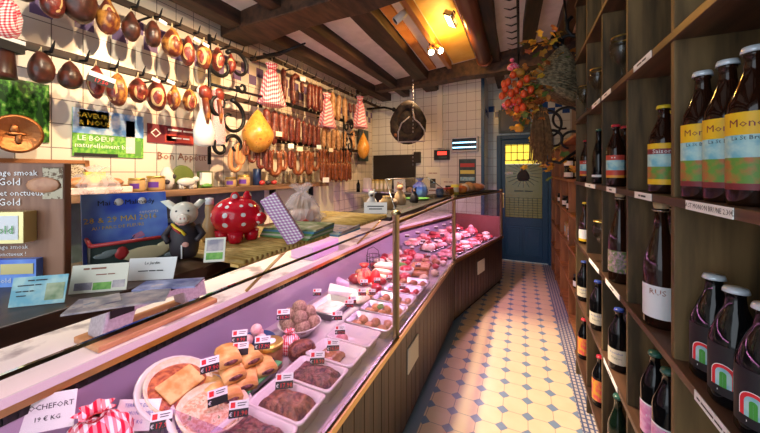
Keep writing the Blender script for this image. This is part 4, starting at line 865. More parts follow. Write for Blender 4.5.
# steel trays in row with contents
for i,(y,m_) in enumerate(((1.60,'meat brown'),(1.775,'saus orange'),(1.95,'meat brown'),(2.125,'meat red'),(2.30,'meat brown'))):
    inst(DS,'steel_tray','shallow steel tray by the glass, '+ORD[i]+' beyond the brass post','tray',(-.78,y,DK+.001),group='steel trays beyond the brass post')
    for q in range(6):
        x=-.78+(-.08,0,.08)[q%3]+.01*(q>2); yy=y+(-.032,.032)[q//3]
        blob('meat_ball' if i!=3 else 'meat_cut',(.034,.026,.024),m_,['browned ball','orange rissole','browned ball','red meat cut','browned ball'][i]+' lying in the '+ORD[i]+' steel tray beyond the brass post','meat ball' if i!=3 else 'meat',(x,yy,DK+.008),q,.12,i*9+q,'pieces in the '+ORD[i]+' steel tray',10,7)
blob('parsley',(.022,.022,.015),'green leaf','green parsley tuft on the second steel tray','garnish',(-.80,1.775,DK+.048),0,.3,3)
ptag(352,305,.72,'10.90',lab='price tag behind the first steel tray',sz=.85); ptag(362,297,.74,'9.50',lab='tag leaning at the second steel tray',sz=.85)
fill=[(-1.22,2.22,'meat dark',.05),(-1.25,2.36,'meat brown',.045),(-1.16,2.62,'meat red',.045),(-1.24,2.60,'meat dark',.04),(-1.05,2.62,'meat pale',.04),(-.99,2.78,'meat red',.042),(-1.17,2.83,'meat dark',.042),(-.90,2.76,'meat pink',.04),(-.80,2.86,'meat dark',.036),(-.72,2.84,'meat red',.034),(-.75,2.98,'meat brown',.036),(-.68,2.98,'meat pale',.03),(-.70,3.10,'meat red',.034),(-.80,3.10,'meat pink',.036),(-.90,3.13,'meat dark',.036),(-1.12,3.20,'meat red',.042),(-1.26,2.86,'meat red',.036),(-1.29,2.98,'meat dark',.034),(-1.10,3.02,'meat dark',.036),(-.68,2.66,'pale crust',.035),(-.98,2.10,'meat red',.04),(-1.02,2.28,'meat dark',.036)]
for i,(x,y,m_,s_) in enumerate(fill):
    blob('meat_cut',(s_*1.25,s_,s_*.8),m_,'%s meat piece between the wire basket and the corner post, %s from the photographer'%({'meat dark':'dark red','meat brown':'brown','meat red':'bright red','meat pale':'pale','meat pink':'pink','pale crust':'cream coloured'}[m_],(ORD[sorted(f[1] for f in fill).index(y)])),'meat',(x,y,DK+.001),i*.9,.15,i+60,seg=12,rings=8)
for i,(u,v) in enumerate(((377,284),(389,281),(372,296),(404,262),(412,250),(421,246),(428,258),(418,268),(436,243),(402,290))): ptag(u,v,.74,'9.90',lab='small black price tag among the cold meats, %s in the cluster near the brass post'%ORD[i],sz=.72)
# ---------------- far bay
kinds=[('meat_slice_stack','meat pink',(1.5,1.0,.5)),('roast','meat red',(1.2,.9,.9)),('meat_cut','meat dark',(1.2,1.0,.6)),('ham_piece','meat pale',(1.1,1,.95)),('minced_meat','meat red',(1.3,1.1,.5)),('cutlet','meat pink',(1.2,.9,.45))]
DT=dish(.20,.17,.022,'steel'); rw=['front','second','third','back']
for row in range(3):
    for c in range(6):
        tt=.14+.235*c; oo=.16+.215*row+.0
        if tt>L2-.1: continue
        p=S2(tt,oo); z=DK+.001+.03*row; rz=math.atan2(D2.y,D2.x)
        if row: mb=MB(); mb.box((0,0,.0145*row),(.20,.17,.029*row),'tube tinted liner'); single('riser',mb,'grey riser under the %s tray of the %s row in the far bay'%(ORD[c],rw[row]),'riser',(p[0],p[1],DK+.001),rz)
        inst(DT,'meat_tray','steel meat tray, %s from the corner in the %s row of the far bay'%(ORD[c],rw[row]),'tray',(p[0],p[1],z),rz,'meat trays of the far bay')
        kd=kinds[(c*2+row*3)%6]
        for q in range(7):
            a=q*PI/3+c; r_=.0 if q==6 else .056
            s_=.036+.006*((q+c)%3)
            blob(kd[0],(s_*kd[2][0],s_*kd[2][1],s_*kd[2][2]),kd[1] if q%3 else ['meat pink','meat dark','meat pale'][(c+row)%3],'%s in the %s tray of the %s row of the far bay'%(kd[0].replace('_',' '),ORD[c],rw[row]),'meat',(p[0]+r_*math.cos(a),p[1]+r_*math.sin(a),z+.005+(.036 if q==6 else 0)),a,.13,row*50+c*7+q,'meat in the %s tray, %s row'%(ORD[c],rw[row]),10,7)
        if row==2 or (row==1 and c%2==0):
            pp=S2(tt,oo+.08); q=Vector((pp[0],pp[1],z+.07)); t=T()
            mb=MB(); mb.box((0,0,.018),(.05,.002,.02),'black card'); mb.box((0,0,.035),(.05,.002,.015),'white card'); mb.tube([(0,.002,-.068),(0,.002,.012)],.0015,'dark steel',4); t.p('card',mb)
            mb=MB(); mb.text('9.90',.016,(0,-.0012,.018),(1,0,0),(0,0,1),'red ink'); t.p('lettering',mb)
            inst(t,'price_tag','small price tag behind the %s tray of the %s row in the far bay'%(ORD[c],rw[row]),'price tag',q,face(q),'price tags of the far bay')
blob('lemon',(.03,.03,.03),'tin yellow','yellow lemon lying among the meats at the door end of the case','lemon',(*S2(1.33,.70),DK+.001),0,.03,1)
# ================================================================ GOODS ON THE COUNTER SHELF (z=1.30)
TZ=TOPZ+.0008
def mat_of_bamboo(cx,cy,w_,l_,rz,label):
    t=T(); mb=MB(); n=int(l_/.018)
    for i in range(n): mb.tube([(-w_/2,-l_/2+l_*(i+.5)/n,.014),(w_/2,-l_/2+l_*(i+.5)/n,.014)],.0085,'bamboo',7)
    t.p('canes',mb); t.p('cross_strip',MB().box((-w_/2+.03,0,.004),(.03,l_,.008),'bamboo')); t.p('cross_strip',MB().box((w_/2-.03,0,.004),(.03,l_,.008),'bamboo'))
    return inst(t,'bamboo_mat',label,'bamboo mat',(cx,cy,TZ+.0005),rz)
mat_of_bamboo(-.85,.78,.40,.40,0,'near bamboo cane mat under the chef pig and the magazines')
mat_of_bamboo(-.85,1.345,.40,.36,0,'far bamboo cane mat at the end of the wooden shelf')
MZ=TZ+.024
# dark back board & gold advertising stand at the far left
def stand(u,v,z): p=PZ(u,v,z); return p,mpp(p),face(p)
p,s,rz=stand(8,283,TZ); t=T()
mb=MB(); mb.box((0,0,60*s),(108*s,.02,120*s),'tan board'); t.p('board',mb,bevel=.003)
mb=MB(); 
for tx,sz,x,z_,ink in (('fromage smoak',8,6,110,'white ink'),('Gold',10,6,101,'white ink'),('riche et onctueux',8,8,90,'white ink'),('Gold',10,6,81,'white ink'),('fromage smoak',6,4,37,'white ink'),('plus onctueux !',5.5,4,30,'white ink')):
    mb.text(tx,sz*s,(x*s,-.0112,z_*s),(1,0,0),(0,0,1),ink)
t.p('lettering',mb)
mb=MB(); mb.box((44*s,-.0108,100*s),(18*s,.001,32*s),'speckle'); mb.ell((36*s,-.012,98*s),(16*s,.004,8*s),'meat brown',12,6); t.p('picture',mb)
mb=MB(); mb.box((2*s,-.026,58*s),(56*s,.030,30*s),'gold tin'); mb.box((2*s,-.0415,58*s),(48*s,.001,23*s),'label white'); mb.box((-10*s,-.0422,64*s),(22*s,.001,9*s),'tin yellow'); t.p('cheese_tin',mb,[('tin_lettering',(lambda m:(m.text('Gold',11*s,(12*s,-.0435,56*s),(1,0,0),(0,0,1),'green ink'),m)[1])(MB()))],bevel=.006,label='flat gold rimmed tin')
mb=MB(); mb.box((2*s,-.018,12*s),(66*s,.016,28*s),'flyer blue'); mb.text('20%',15*s,(-16*s,-.0268,17*s),(1,0,0),(0,0,1),'yellow ink'); mb.text('XCEL Gold 250',7*s,(4*s,-.0268,6*s),(1,0,0),(0,0,1),'white ink'); mb.box((19*s,-.0268,17*s),(28*s,.001,10*s),'gold tin'); t.p('offer_panel',mb)
inst(t,'advertising_stand','brown wood print display stand with white Gold lettering and a gold tin','display stand',(p.x,p.y,TZ),YAW+.12)
# hen box
p=Vector((-1.0,.405,TZ)); p0=PZ(60,278,1.30); p1=PZ(158,260,1.30)
s=mpp((p0+p1)/2); c=(p0+p1)/2; rz=math.atan2((p1-p0).y,(p1-p0).x); W=(p1-p0).length; H=.070; D=.10
t=T(); mb=MB(); mb.box((0,0,.004),(W,D,.008),'green box')
for x in (-1,1): mb.box((x*(W/2-.004),0,H/2),(.008,D,H),'green box')
mb.box((0,D/2-.004,H*.62),(W,.008,H*1.24),'green box'); mb.box((0,-D/2+.004,H/2),(W,.008,H),'green box'); t.p('box_body',mb)
mb=MB()
for a,b in (((-W/2,-D/2,H),(W/2,-D/2,H)),((-W/2,-D/2,H),(-W/2,D/2,H*1.2)),((W/2,-D/2,H),(W/2,D/2,H*1.2))): mb.tube([a,b],.005,'red paint',6)
t.p('red_edging',mb)
mb=MB(); Xh=Matrix.Translation((.012,-D/2-.001,H*.48))@Matrix.Diagonal((1,.08,.75,1))
mb.ell((0,0,0),(.055,.03,.025),'cream paint',14,8,.05,2,X=Xh); mb.ell((.055,0,.018),(.035,.03,.016),'cream paint',10,6,.1,1,X=Xh); mb.ell((-.05,0,.012),(.016,.03,.022),'red paint',10,6,.15,3,X=Xh)
for x,z in ((-.07,.02),(-.085,.012),(.095,.01),(.06,-.02)): mb.ell((x,0,z),(.02,.02,.009),'cloud grey',10,6,X=Xh)
t.p('painted_hen',mb); inst(t,'leaflet_box','dark green wooden box with red rim and a painted cream hen','box',(c.x,c.y+.05,TZ),rz)
bx=Vector((c.x,c.y+.05,TZ)); RZ=Matrix.Rotation(rz,4,'Z')
def inbox(x,y,z): q=RZ@Vector((x,y,z)); return bx+q
t=T(); w_=.185; h_=.185
for i in range(1): mb=MB(); mb.box((0,0,h_/2),(w_,.012,h_),'flyer blue'); t.p('leaflets',mb)
mb=MB(); mb.text('Mai à   Malmedy',.019,(0,-.0066,h_*.86),(1,0,0),(0,0,1),'black ink'); mb.text('28 & 29 MAI 2016',.021,(-.012,-.0066,h_*.62),(1,0,0),(0,0,1),'yellow ink'); mb.text('AU PARC DE FLEURS',.012,(-.02,-.0066,h_*.51),(1,0,0),(0,0,1),'yellow ink'); mb.text('concerts',.013,(.048,-.0066,h_*.70),(1,0,0),(0,0,1),'white ink'); t.p('lettering',mb)
mb=MB(); 
for x in (-.018,.034): mb.lathe([(0,0),(.010,0),(.010,.0004),(0,.0004)],'white ink',seg=14,X=Matrix.Translation((x,-.0064,h_*.87))@Matrix.Rotation(PI/2,4,'X'))
mb.tube([(-.03,-.007,.012),(-.005,-.007,.045),(.012,-.007,.066)],.0011,'black ink',4); mb.add([(.006,-.0068,.066),(.028,-.0068,.076),(.036,-.0068,.062),(.012,-.0068,.056)],[(0,1,2,3)],'label pink')
mb.ell((.035,-.0068,.052),(.006,.0006,.006),'black ink',8,5); mb.tube([(.033,-.0068,.046),(.030,-.0068,.028),(.022,-.0068,.014)],.0025,'black ink',5); mb.tube([(.030,-.0068,.028),(.042,-.0068,.02)],.002,'black ink',5); mb.tube([(.033,-.0068,.042),(.018,-.0068,.040)],.0016,'black ink',5); t.p('running_figure',mb)
inst(t,'festival_leaflet','blue festival leaflets dated 28 & 29 MAI 2016 standing in the hen box','leaflet',inbox(-.012,.0,.0088)+Vector((0,0,.0)),rot=(-.22,0,rz))
t=T(); mb=MB(); mb.box((0,0,.05),(.05,.004,.10),'label sky'); t.p('sheet',mb); mb=MB(); mb.box((0,-.0024,.035),(.034,.001,.05),'photo print green'); mb.box((0,-.0024,.082),(.04,.001,.012),'blue ink'); t.p('picture',mb)
inst(t,'leaflet','pale blue leaflet at the right end of the hen box','leaflet',inbox(.078,.022,.0085),rot=(-.1,0,rz+.1))
# cards on the counter
card('business_card',37,305,TZ,44,28,'label sky','pale blue information card with a small photo at the far left',[('~les gites',3.6,-.05,.86,'black ink'),('~vacances ard',3.2,-.18,.70,'black ink'),('~tel nnn nn',3,-.25,.5,'black ink'),('~infos',3,-.3,.35,'black ink')],-.25,'card',ex=-.12,pic=[(.12,.46,.14,.72,'photo print green')])
card('business_card',98,292,TZ,48,27,'cream card','cream card with three small photos in front of the hen box',[('~le grand',5,-.1,.85,'brown ink'),('~restau rant',3,.1,.62,'brown ink')],-.25,'card',ex=-.1,pic=[(-.42,-.12,.10,.36,'photo print'),(-.10,.22,.08,.34,'grass paper'),(.24,.46,.12,.38,'photo print')])
card('business_card',149,280,TZ,44,22,'white card','plain white folded card beside the cream card',[('Le Jardin',4,0,.75,'black ink'),('~restau trai teur',3,0,.4,'black ink')],-.45,'card',ex=-.15)
for i,(u,v,w_,l_,rz_,m_,lb) in enumerate(((128,303,.09,.20,-.70,'photo print','long pinkish photo brochure lying at the counter edge'),(176,287,.07,.16,-.95,'photo print blue','blue picture postcard lying beside the long brochure'),(108,305,.06,.07,-.4,'photo print','small photo card lying below the cream card'))):
    q=PZ(u,v,TZ); mb=MB(); mb.box((0,0,.002),(w_*.8,l_*.75,.0035),m_); single('brochure',mb,lb,'brochure',(q.x-.02,q.y,TZ+.0012*i),rz_)
# ---- chef pig
p=PZ(187,257,MZ); s=mpp(p)
def pig_mesh():
    mb=MB(); mb.lathe([(0,0),(.038,0),(.046,.02),(.050,.06),(.046,.10),(.034,.125),(.018,.135),(0,.137)],'apron dark',seg=20)
    return mb
t=T(); t.p('body',pig_mesh())
mb=MB(); mb.ell((0,-.004,.165),(.046,.046,.044),'pig skin',18,12); mb.ell((.004,-.044,.150),(.024,.020,.020),'pig skin',14,8); mb.ell((.005,-.061,.152),(.017,.006,.014),'pig skin',12,6)
for x in (-1,1):
    mb.add([(x*.022,0,.190),(x*.044,.004,.178),(x*.075,-.012,.214),(x*.050,-.002,.218),(x*.022,.012,.192),(x*.046,.014,.182)],[(0,1,2,3),(4,3,2,5),(0,3,4),(1,5,2)],'pig skin',True)
head=mb
eyes=MB(); 
for x in (-.018,.02): eyes.ell((x,-.043,.178),(.004,.003,.004),'black ink',8,5)
for x in (-.001,.011): eyes.ell((x,-.0665,.153),(.003,.002,.004),'pig pink',8,5)
mouth=MB(); mouth.tube([(-.018,-.052,.137),(-.004,-.063,.131),(.010,-.063,.131),(.024,-.050,.138)],.003,'pig pink',6)
t.p('head',head,[('eyes',eyes),('mouth',mouth)],subd=0)
mb=MB(); mb.tube([(-.036,-.02,.128),(-.02,-.044,.118),(.0,-.051,.105),(.012,-.052,.09)],.005,'belgian yellow',6); mb.tube([(-.034,-.026,.121),(-.02,-.048,.111),(-.002,-.055,.098)],.004,'red paint',6); t.p('ribbon',mb)
mb=MB()
for x in (-1,1): t.p('arm',MB().tube([(x*.04,0,.115),(x*.062,-.012,.085),(x*.045,-.035,.065)],[.014,.012,.010],'apron dark',8))
mb=MB(); mb.ell((.012,-.050,.055),(.012,.004,.010),'pig pink',10,6); mb.box((.0,-.050,.03),(.004,.006,.05),'white ink'); t.p('pig_emblem',mb)
inst(t,'pig_figurine','pale pig figurine in a dark apron with a striped neck ribbon','figurine',(p.x-.01,p.y,MZ),face(p)+.1,scale=.70)
card('photo_card',214,262,MZ,19,24,'cream card','small upright photo card at the foot of the pig figurine',[],-.3,'card',pic=[(-.4,.4,.45,.92,'photo print'),(-.4,.4,.1,.38,'grass paper')])
# pepper mill like black & cream ornament behind
p=PZ(208,243,MZ); t=T(); mb=MB(); mb.lathe([(0,0),(.020,0),(.024,.02),(.020,.06),(.012,.08),(.014,.10),(.012,.12),(0,.125)],'jar glass',seg=14); t.p('bottle_body',mb); mb=MB(); mb.lathe([(0,.12),(.013,.12),(.013,.14),(0,.142)],'white card',seg=10); t.p('stopper',mb); inst(t,'ornament_bottle','small brown ornamental bottle between the pig figurine and the polka dot bank','bottle',(p.x-.02,p.y+.02,MZ))
# ---- polka dot pig bank
p=PZ(237,240,MZ); t=T(); r=.078
mb=MB(); mb.ell((0,0,r*1.02+.012),(r,r*1.02,r*.93),'polka',26,16); t.p('body',mb)
mb=MB()
for a in (PI/4,3*PI/4,5*PI/4,7*PI/4): mb.lathe([(0,0),(.017,0),(.021,.01),(.024,.04)],'polka',(.044*math.cos(a),.044*math.sin(a),0),10)
t.p('foot',mb)
mb=MB()
for x in (-1,1): mb.ell((x*.024,-.02,r*1.95+.008),(.017,.010,.024),'polka',10,7)
t.p('ear',mb); mb=MB(); mb.lathe([(0,0),(.020,0),(.022,.012),(.018,.018),(0,.018)],'polka',seg=14,X=Matrix.Translation((.02,-r*.98,r*1.1))@Matrix.Rotation(PI/2,4,'X')); t.p('snout',mb)
inst(t,'piggy_bank','glossy red piggy bank with white polka dots','piggy bank',(p.x,p.y+.0,MZ),face(p)+.9,scale=(1,1,.88))
# ---- cellophane gift with lilac checked box
p=PZ(292,243,MZ); t=T()
mb=MB(); mb.box((0,0,.075),(.055,.03,.17),'gingham lilac'); t.p('box_body',mb,bevel=.004)
inst(t,'gift_box','tall lilac checked gift box leaning to the left','gift box',(p.x+.005,p.y+.01,MZ+.012),rot=(0,-.55,face(p)))
def gather(r,h,seed,m_='cello'):
    mb=MB(); vs=[];fs=[];n=30;prof=[(.9,0),(1,.15),(.9,.4),(.55,.68),(.14,.80),(.35,.92),(.6,1.0)]
    for i in range(n):
        a=2*PI*i/n
        for q,(x,z) in enumerate(prof): k=1+.12*math.sin(5*a+seed+q)+.07*math.sin(11*a+q*2); vs.append((x*r*k*math.cos(a),x*r*k*math.sin(a),z*h*(1+.05*math.sin(4*a+seed))))
    m2=len(prof)
    for i in range(n):
        j=(i+1)%n
        for q in range(m2-1): fs.append((i*m2+q,j*m2+q,j*m2+q+1,i*m2+q+1))
    mb.add(vs,fs,m_,False); return mb
t=T(); t.p('cellophane',gather(.085,.17,2)); mb=MB(); mb.ell((0,0,.035),(.055,.05,.035),'meat pale',14,8,.1,2); mb.box((.0,.0,.07),(.07,.03,.06),'cardboard'); t.p('contents',mb); mb=MB(); mb.ell((.03,-.06,.015),(.022,.018,.014),'red paint',10,6,.2); t.p('bow',mb)
p=PZ(300,226,MZ); inst(t,'gift_basket','clear cellophane wrapped gift with a red bow on the bamboo mat','gift',(p.x-.045,p.y+.07,MZ),.3)
t=T(); t.p('cellophane',gather(.10,.06,4)); mb=MB(); mb.ell((0,0,.025),(.08,.06,.025),'meat pale',14,8,.1,5); t.p('contents',mb); p=PZ(312,224,MZ); inst(t,'wrapped_sausage','flat cellophane parcel of pale meat at the back of the far bamboo mat','parcel',(-.945,1.20,MZ),.3)
# magazines stack
names=['bottom','second','third','fourth','topmost']
q=Vector((-.735,.80,MZ))
for i in range(5): mb=MB(); mb.box((0,0,.003),(.20,.16,.006),'photo print green' if i==4 else ['green edge','paper edge','green edge','blue edge'][i]); single('magazine',mb,names[i]+' magazine of the stack lying before the polka dot pig','magazine',(q.x,q.y+.10+.004*i,MZ+.0062*i),.03*i+.05,'magazines in the stack')
names=['bottom','middle','topmost']
for i in range(3): mb=MB(); mb.box((0,0,.003),(.17,.18,.006),['blue edge','paper edge','photo print'][i]); single('magazine',mb,names[i]+' magazine of the low pile with a pinkish cover beside the gift box','magazine',(-.72,1.105+.003*i,TZ+.0062*i),.04*i,'magazines in the pinkish pile')
# ================================================================ LEFT WALL
WX=LX+.004
def wpx(u,v): return PX(u,v,WX)
def wallpanel(name,u0,v0,u1,v1,m_,label,cat,th=.006,extra=None,txt=()):
    a,b=wpx(u0,(v0+v1)/2),wpx(u1,(v0+v1)/2); um=(u0+u1)/2; zt,zb=wpx(um,v0).z,wpx(um,v1).z
    yc=(a.y+b.y)/2; w_=abs(b.y-a.y); h_=zt-zb; t=T(); mb=MB(); mb.box((0,0,h_/2),(th,w_,h_),m_); t.p('sheet',mb)
    if extra:
        mb=MB()
        for y0,y1,z0,z1,mm in extra: mb.box((th/2+.0006,((y0+y1)/2)*w_,((z0+z1)/2)*h_),(.001,(y1-y0)*w_,(z1-z0)*h_),mm)
        t.p('picture',mb)
    if txt:
        mb=MB()
        for s_,sz,y_,z_,ink in txt: mb.text(s_,sz*h_,(th/2+.0014,y_*w_,z_*h_),(0,1,0),(0,0,1),ink)
        t.p('lettering',mb)
    return inst(t,name,label,cat,(WX+th/2,yc,zb))
wallpanel('leaf_poster',-8,80,49,141,'leaf poster','large poster of green foliage at the far left of the tiled wall','poster')
wallpanel('beef_poster',72,112,143,157,'grass paper','blue and green beef poster reading LE BOEUF, naturellement bon','poster',extra=[(-.5,.5,.48,1,'sky paper'),(.22,.36,.1,.86,'white china'),(.36,.46,.05,.4,'green leaf'),(-.42,-.03,.62,.98,'black card'),(-.48,.1,.0,.07,'black card')],txt=[('SAVEURS',.15,-.22,.86,'yellow ink'),('& NOUS',.15,-.22,.71,'yellow ink'),('LE BOEUF',.15,-.20,.38,'white ink'),('naturellement bon',.14,-.08,.23,'white ink')])
wallpanel('sausage_banner',147,126,193,144,'label maroon','dark red banner with a round white emblem on the tiled wall','banner',extra=[(-.15,.5,.1,.55,'label red'),(-.12,.1,.15,.45,'label pink')],txt=[('~tradi tion',.30,.2,.78,'white ink'),('~save urs',.26,.2,.35,'white ink'),('O',.7,-.34,.5,'white ink')])
# lettering on wall
mb=MB(); q=wpx(183,157); mb.text('Bon Appétit',.085,(0,0,0),(0,1,0),(0,0,1),'brown ink'); single('wall_lettering',mb,'red script lettering Bon Appétit on the tiled wall','lettering',(WX+.002,q.y,q.z))
# plank shelf
PLX=-2.36
mb=MB(); mb.box((-2.475,1.98,1.39),(.24,3.1,.05),'plank'); 
single('wall_plank',mb,'rough brown wooden plank shelf along the tiled wall','shelf',bevel=.006)
PT=1.4155
for y in (.7,1.7,2.7,3.4):
    mb=MB(); mb.box((-2.56,y,1.30),(.07,.03,.13),'iron'); single('shelf_bracket',mb,'dark iron bracket under the wooden plank, %s from the left'%ORD[int((y+.3))-1 if y<3 else 3],'bracket',group='plank brackets',bevel=.003)
# wooden frame with speckled print
a=PX(46,190,-2.42); t=T(); w_=.52; h_=.21
yy=PX(40,190,-2.46).y
mb=MB(); 
for z in (.012,h_-.012): mb.box((0,0,z),(.02,w_,.024),'frame wood')
for y in (-1,1): mb.box((0,y*(w_/2-.012),h_/2),(.02,.024,h_),'frame wood')
t.p('frame',mb,bevel=.003); mb=MB(); mb.box((-.004,0,h_/2),(.008,w_-.04,h_-.04),'speckle'); t.p('picture',mb)
inst(t,'framed_picture','brown wooden frame with a speckled beige picture on the plank','picture',(-2.545,yy,PT),rot=(0,-.10,0))
# copper plate
t=T(); mb=MB(); mb.lathe([(0,0),(.10,.004),(.108,.012),(.125,.014),(.128,.020),(.108,.018),(.10,.010),(0,.006)],'copper',seg=32); mb.ell((0,.0,.012),(.012,.05,.008),'copper',10,6); mb.ell((.03,.01,.012),(.035,.015,.008),'copper',10,6,.2); mb.ell((-.03,-.01,.012),(.03,.02,.008),'copper',10,6,.2); t.p('relief',mb)
q=PX(16,134,-2.50); inst(t,'copper_plate','round copper relief plate with embossed figures above the framed picture','plate',(q.x+.0,q.y,q.z),rot=(0,PI/2,0),scale=.82)
# cellophane baskets & jars on plank
def plank(u,x=-2.45): return PX(u,188,x).y
t=T(); mb=MB(); mb.box((0,0,.02),(.12,.36,.04),'meat pale'); mb.box((0,0,.045),(.10,.34,.01),'straw'); t.p('basket',mb,bevel=.005,label='pink rectangular tray'); mb=gather(.13,.17,3); t.p('cellophane',mb); mb=MB(); mb.ell((0,-.08,.07),(.04,.06,.035),'saus orange',12,8,.1); mb.ell((0,.08,.07),(.045,.07,.03),'meat brown',12,8,.1); mb.box((0,0,.10),(.03,.10,.07),'tin yellow'); t.p('contents',mb)
inst(t,'gift_basket','pink gift basket under cellophane on the wooden plank','gift basket',(-2.43,plank(93),PT))
t=T(); mb=MB(); mb.lathe([(0,0),(.045,0),(.05,.008),(.05,.07),(.045,.08),(0,.08)],'jar glass',seg=18); t.p('jar_body',mb); mb=MB(); mb.lathe([(0,.078),(.048,.078),(.048,.092),(0,.092)],'gold lid',seg=18); t.p('lid',mb); mb=MB(); mb.lathe([(.0505,.02),(.0505,.055)],'purple label',seg=10,arc=(-PI/2-.6,-PI/2+.6)); t.p('label',mb); JA=t
for u,lb,sc_ in ((136,'low jar in clear wrap just right of the pink gift basket',1.0),(155,'squat jar with a purple label below the red banner',1.15),(230,'amber jar with gold lid left of the dark blue tin',.95),(243,'tall jar with purple label beside the amber jar',1.15)):
    y=plank(u); inst(JA,'preserve_jar',lb,'jar',(-2.44,y,PT),face((-2.44,y)),None,sc_)
mb=MB(); mb.lathe([(0,0),(.04,0),(.04,.16),(.03,.17),(0,.17)],'blue plastic',seg=16); single('blue_tin',mb,'dark blue tin behind the hanging sausages','tin',(-2.45,plank(257),PT))
# cow dish dome
t=T(); mb=MB(); mb.lathe([(0,0),(.085,.004),(.09,.012),(.08,.014),(0,.010)],'olive',seg=24,X=Matrix.Translation((-.03,0,.10))@Matrix.Rotation(PI/2-.2,4,'Y')); t.p('plate',mb,label='olive decorated round plate')
mb=MB(); mb.ell((.02,0,.055),(.03,.075,.035),'white china',14,9); mb.ell((.025,.075,.075),(.022,.028,.024),'white china',12,8)
for y in (-.05,-.03,.03,.05): mb.lathe([(0,0),(.010,0),(.010,.04)],'white china',(.02,y,0),8)
t.p('cow_body',mb,label='white china cow'); inst(t,'cow_ornament','white china cow standing before a round olive plate on the plank','ornament',(-2.44,plank(184),PT))
t=T(); mb=MB(); mb.box((0,0,.07),(.02,.13,.14),'olive'); t.p('frame',mb); mb=MB(); mb.box((.0105,0,.08),(.001,.11,.10),'label white'); mb.ell((.02,0,.02),(.02,.04,.02),'green leaf',10,6,.2); t.p('picture',mb); inst(t,'small_picture','small pale framed picture with green leaves on the plank','picture',(-2.45,plank(205),PT))
mb=MB(); mb.lathe([(0,0),(.03,0),(.05,.06),(.045,.12),(.02,.17),(0,.175)],'white china',seg=16); mb.ell((.03,.03,.10),(.02,.02,.02),'apron dark',8,6); mb.ell((.035,-.02,.06),(.02,.02,.02),'apron dark',8,6); single('spotted_vase',mb,'black and white spotted vase left of the china cow','vase',(-2.45,plank(167),PT))
g='glass tumblers on the plank below the sausages'
t=T(); mb=MB(); mb.lathe([(0,0),(.028,0),(.034,.12),(.032,.12),(.026,.006),(0,.006)],'goblet glass',seg=14); t.p('tumbler_body',mb)
for i,u in enumerate((270,277,284,291,298,305,312)): inst(t,'tumbler','clear glass tumbler on the plank, %s from the left in the tumbler row'%ORD[i],'glass',(-2.44,plank(u),PT),group=g)
for i,(u,m_) in enumerate(((262,'red paint'),(268,'apron dark'),(274,'red paint'))): mb=MB(); mb.ell((0,0,.025),(.03,.03,.025),m_,12,8); single('bauble',mb,['left red','dark','right red'][i]+' round trinket in front of the tumblers','trinket',(-2.38,plank(u,-2.38),PT))
# light on the lower wall tiles, put into the colour of a pale sheet
mb=MB(); mb.box((LX+.008,3.35,1.14),(.012,1.3,.40),'lit wall tile'); single('wall_patch',mb,'pale green patch of lit wall tile painted below the plank','panel')
mb=MB(); mb.box((LX+.03,3.10,1.10),(.04,.40,.03),'dark board'); single('knife_rack',mb,'short dark rail on the pale green wall patch','rail')
mb=MB(); mb.box((LX+.008,1.5,1.10),(.012,2.2,.5),'green box'); single('wall_patch',mb,'dark patch on the wall below the plank','panel')  # dark green sheet laid over the wall below the plank
mb=MB(); mb.box((0,0,.6),(.45,3.8,1.2),'counter cladding'); mb.box((0,0,.91),(.02,.02,.02),'counter cladding'); single('back_counter',MB().box((0,0,.46),(.42,3.4,.92),'counter cladding'),'dark low back counter along the tiled wall behind the meat case','counter',(LX+.215,2.6,0),bevel=.005)
# ---------------- rails
def rail(name,y0,y1,z,x,n,label,r=.016,up=True,m_='joist wood'):
    t=T(); mb=MB(); mb.box((0,(y1-y0)/2,0),(.022,y1-y0,.045),m_); t.p('bar',mb,bevel=.003)
    for i in range(n):
        y=(y1-y0)*(i+.5)/n; mb=MB(); mb.tube([(.01,y,-.012),(.05,y+.01,-.014),(.06,y+.014,.02),(.064,y+.02,.05)],[.009,.008,.006,.002],'iron',6); t.p('hook',mb)
    for i in range(3):
        y=(y1-y0)*(i+.5)/3; mb=MB(); mb.tube([(-(x-LX),y,0),(0,y,0)],.009,'iron',6); t.p('wall_bracket',mb)
    return inst(t,name,label,'hanging rail',(x,y0,z))
RX=-2.40
rail('ham_rail',.42,2.38,2.225,RX,13,'lower dark wooden rail with iron hooks carrying small hams')
rail('ham_rail',.42,2.30,2.675,RX,13,'upper dark wooden rail with iron hooks carrying small hams')
rail('sausage_rail',2.40,5.25,2.75,RX,16,'top rail with hooks carrying sausages and gingham bags near the ceiling')
rail('sausage_rail',2.45,4.75,2.315,RX,4,'middle dark rail carrying dark and pale sausages',m_='iron')
rail('sausage_rail',2.40,4.40,1.885,RX,4,'lowest dark rail carrying looped sausages',m_='iron')
HX=RX+.055
def ham_t(seed,m_,fat=False,w_=1):
    t=T(); mb=MB(); cut=m_!='ham dark'
    sh=(lambda z: 1.0-.42*max(0,z)**1.3 -.06*z) if not fat else (lambda z: 1.05-.62*max(0,z)-.1*z)
    mb.ell((0,0,-.5),(.30*w_,.27*w_,.5),m_,24,16,.085,seed,shape=sh); t.p('meat',mb)
    if cut:
        A=-.6+.25*math.sin(seed*2.1)
        Xc=Matrix.Rotation(A,4,'Z')@Matrix.Translation((.205*w_,0,-.60))@Matrix.Rotation(.12,4,'Y')
        mb=MB(); mb.ell((0,0,0),(.065,.185,.30),'cut rim',16,10,.07,seed,X=Xc); mb.ell((.022,0,-.01),(.058,.140,.245),'ham cut',16,10,.09,seed+1,X=Xc); t.p('cut_face',mb,label='dark red cut face with a pale fat rim')
    mb=MB(); mb.tube([(0,0,-.03),(.0,.0,.13)],.018,'string',6); mb.tube([(.0,.06,-.10),(0,-.06,-.06),(0,0,.1)],.012,'string',5); t.p('string',mb); return t
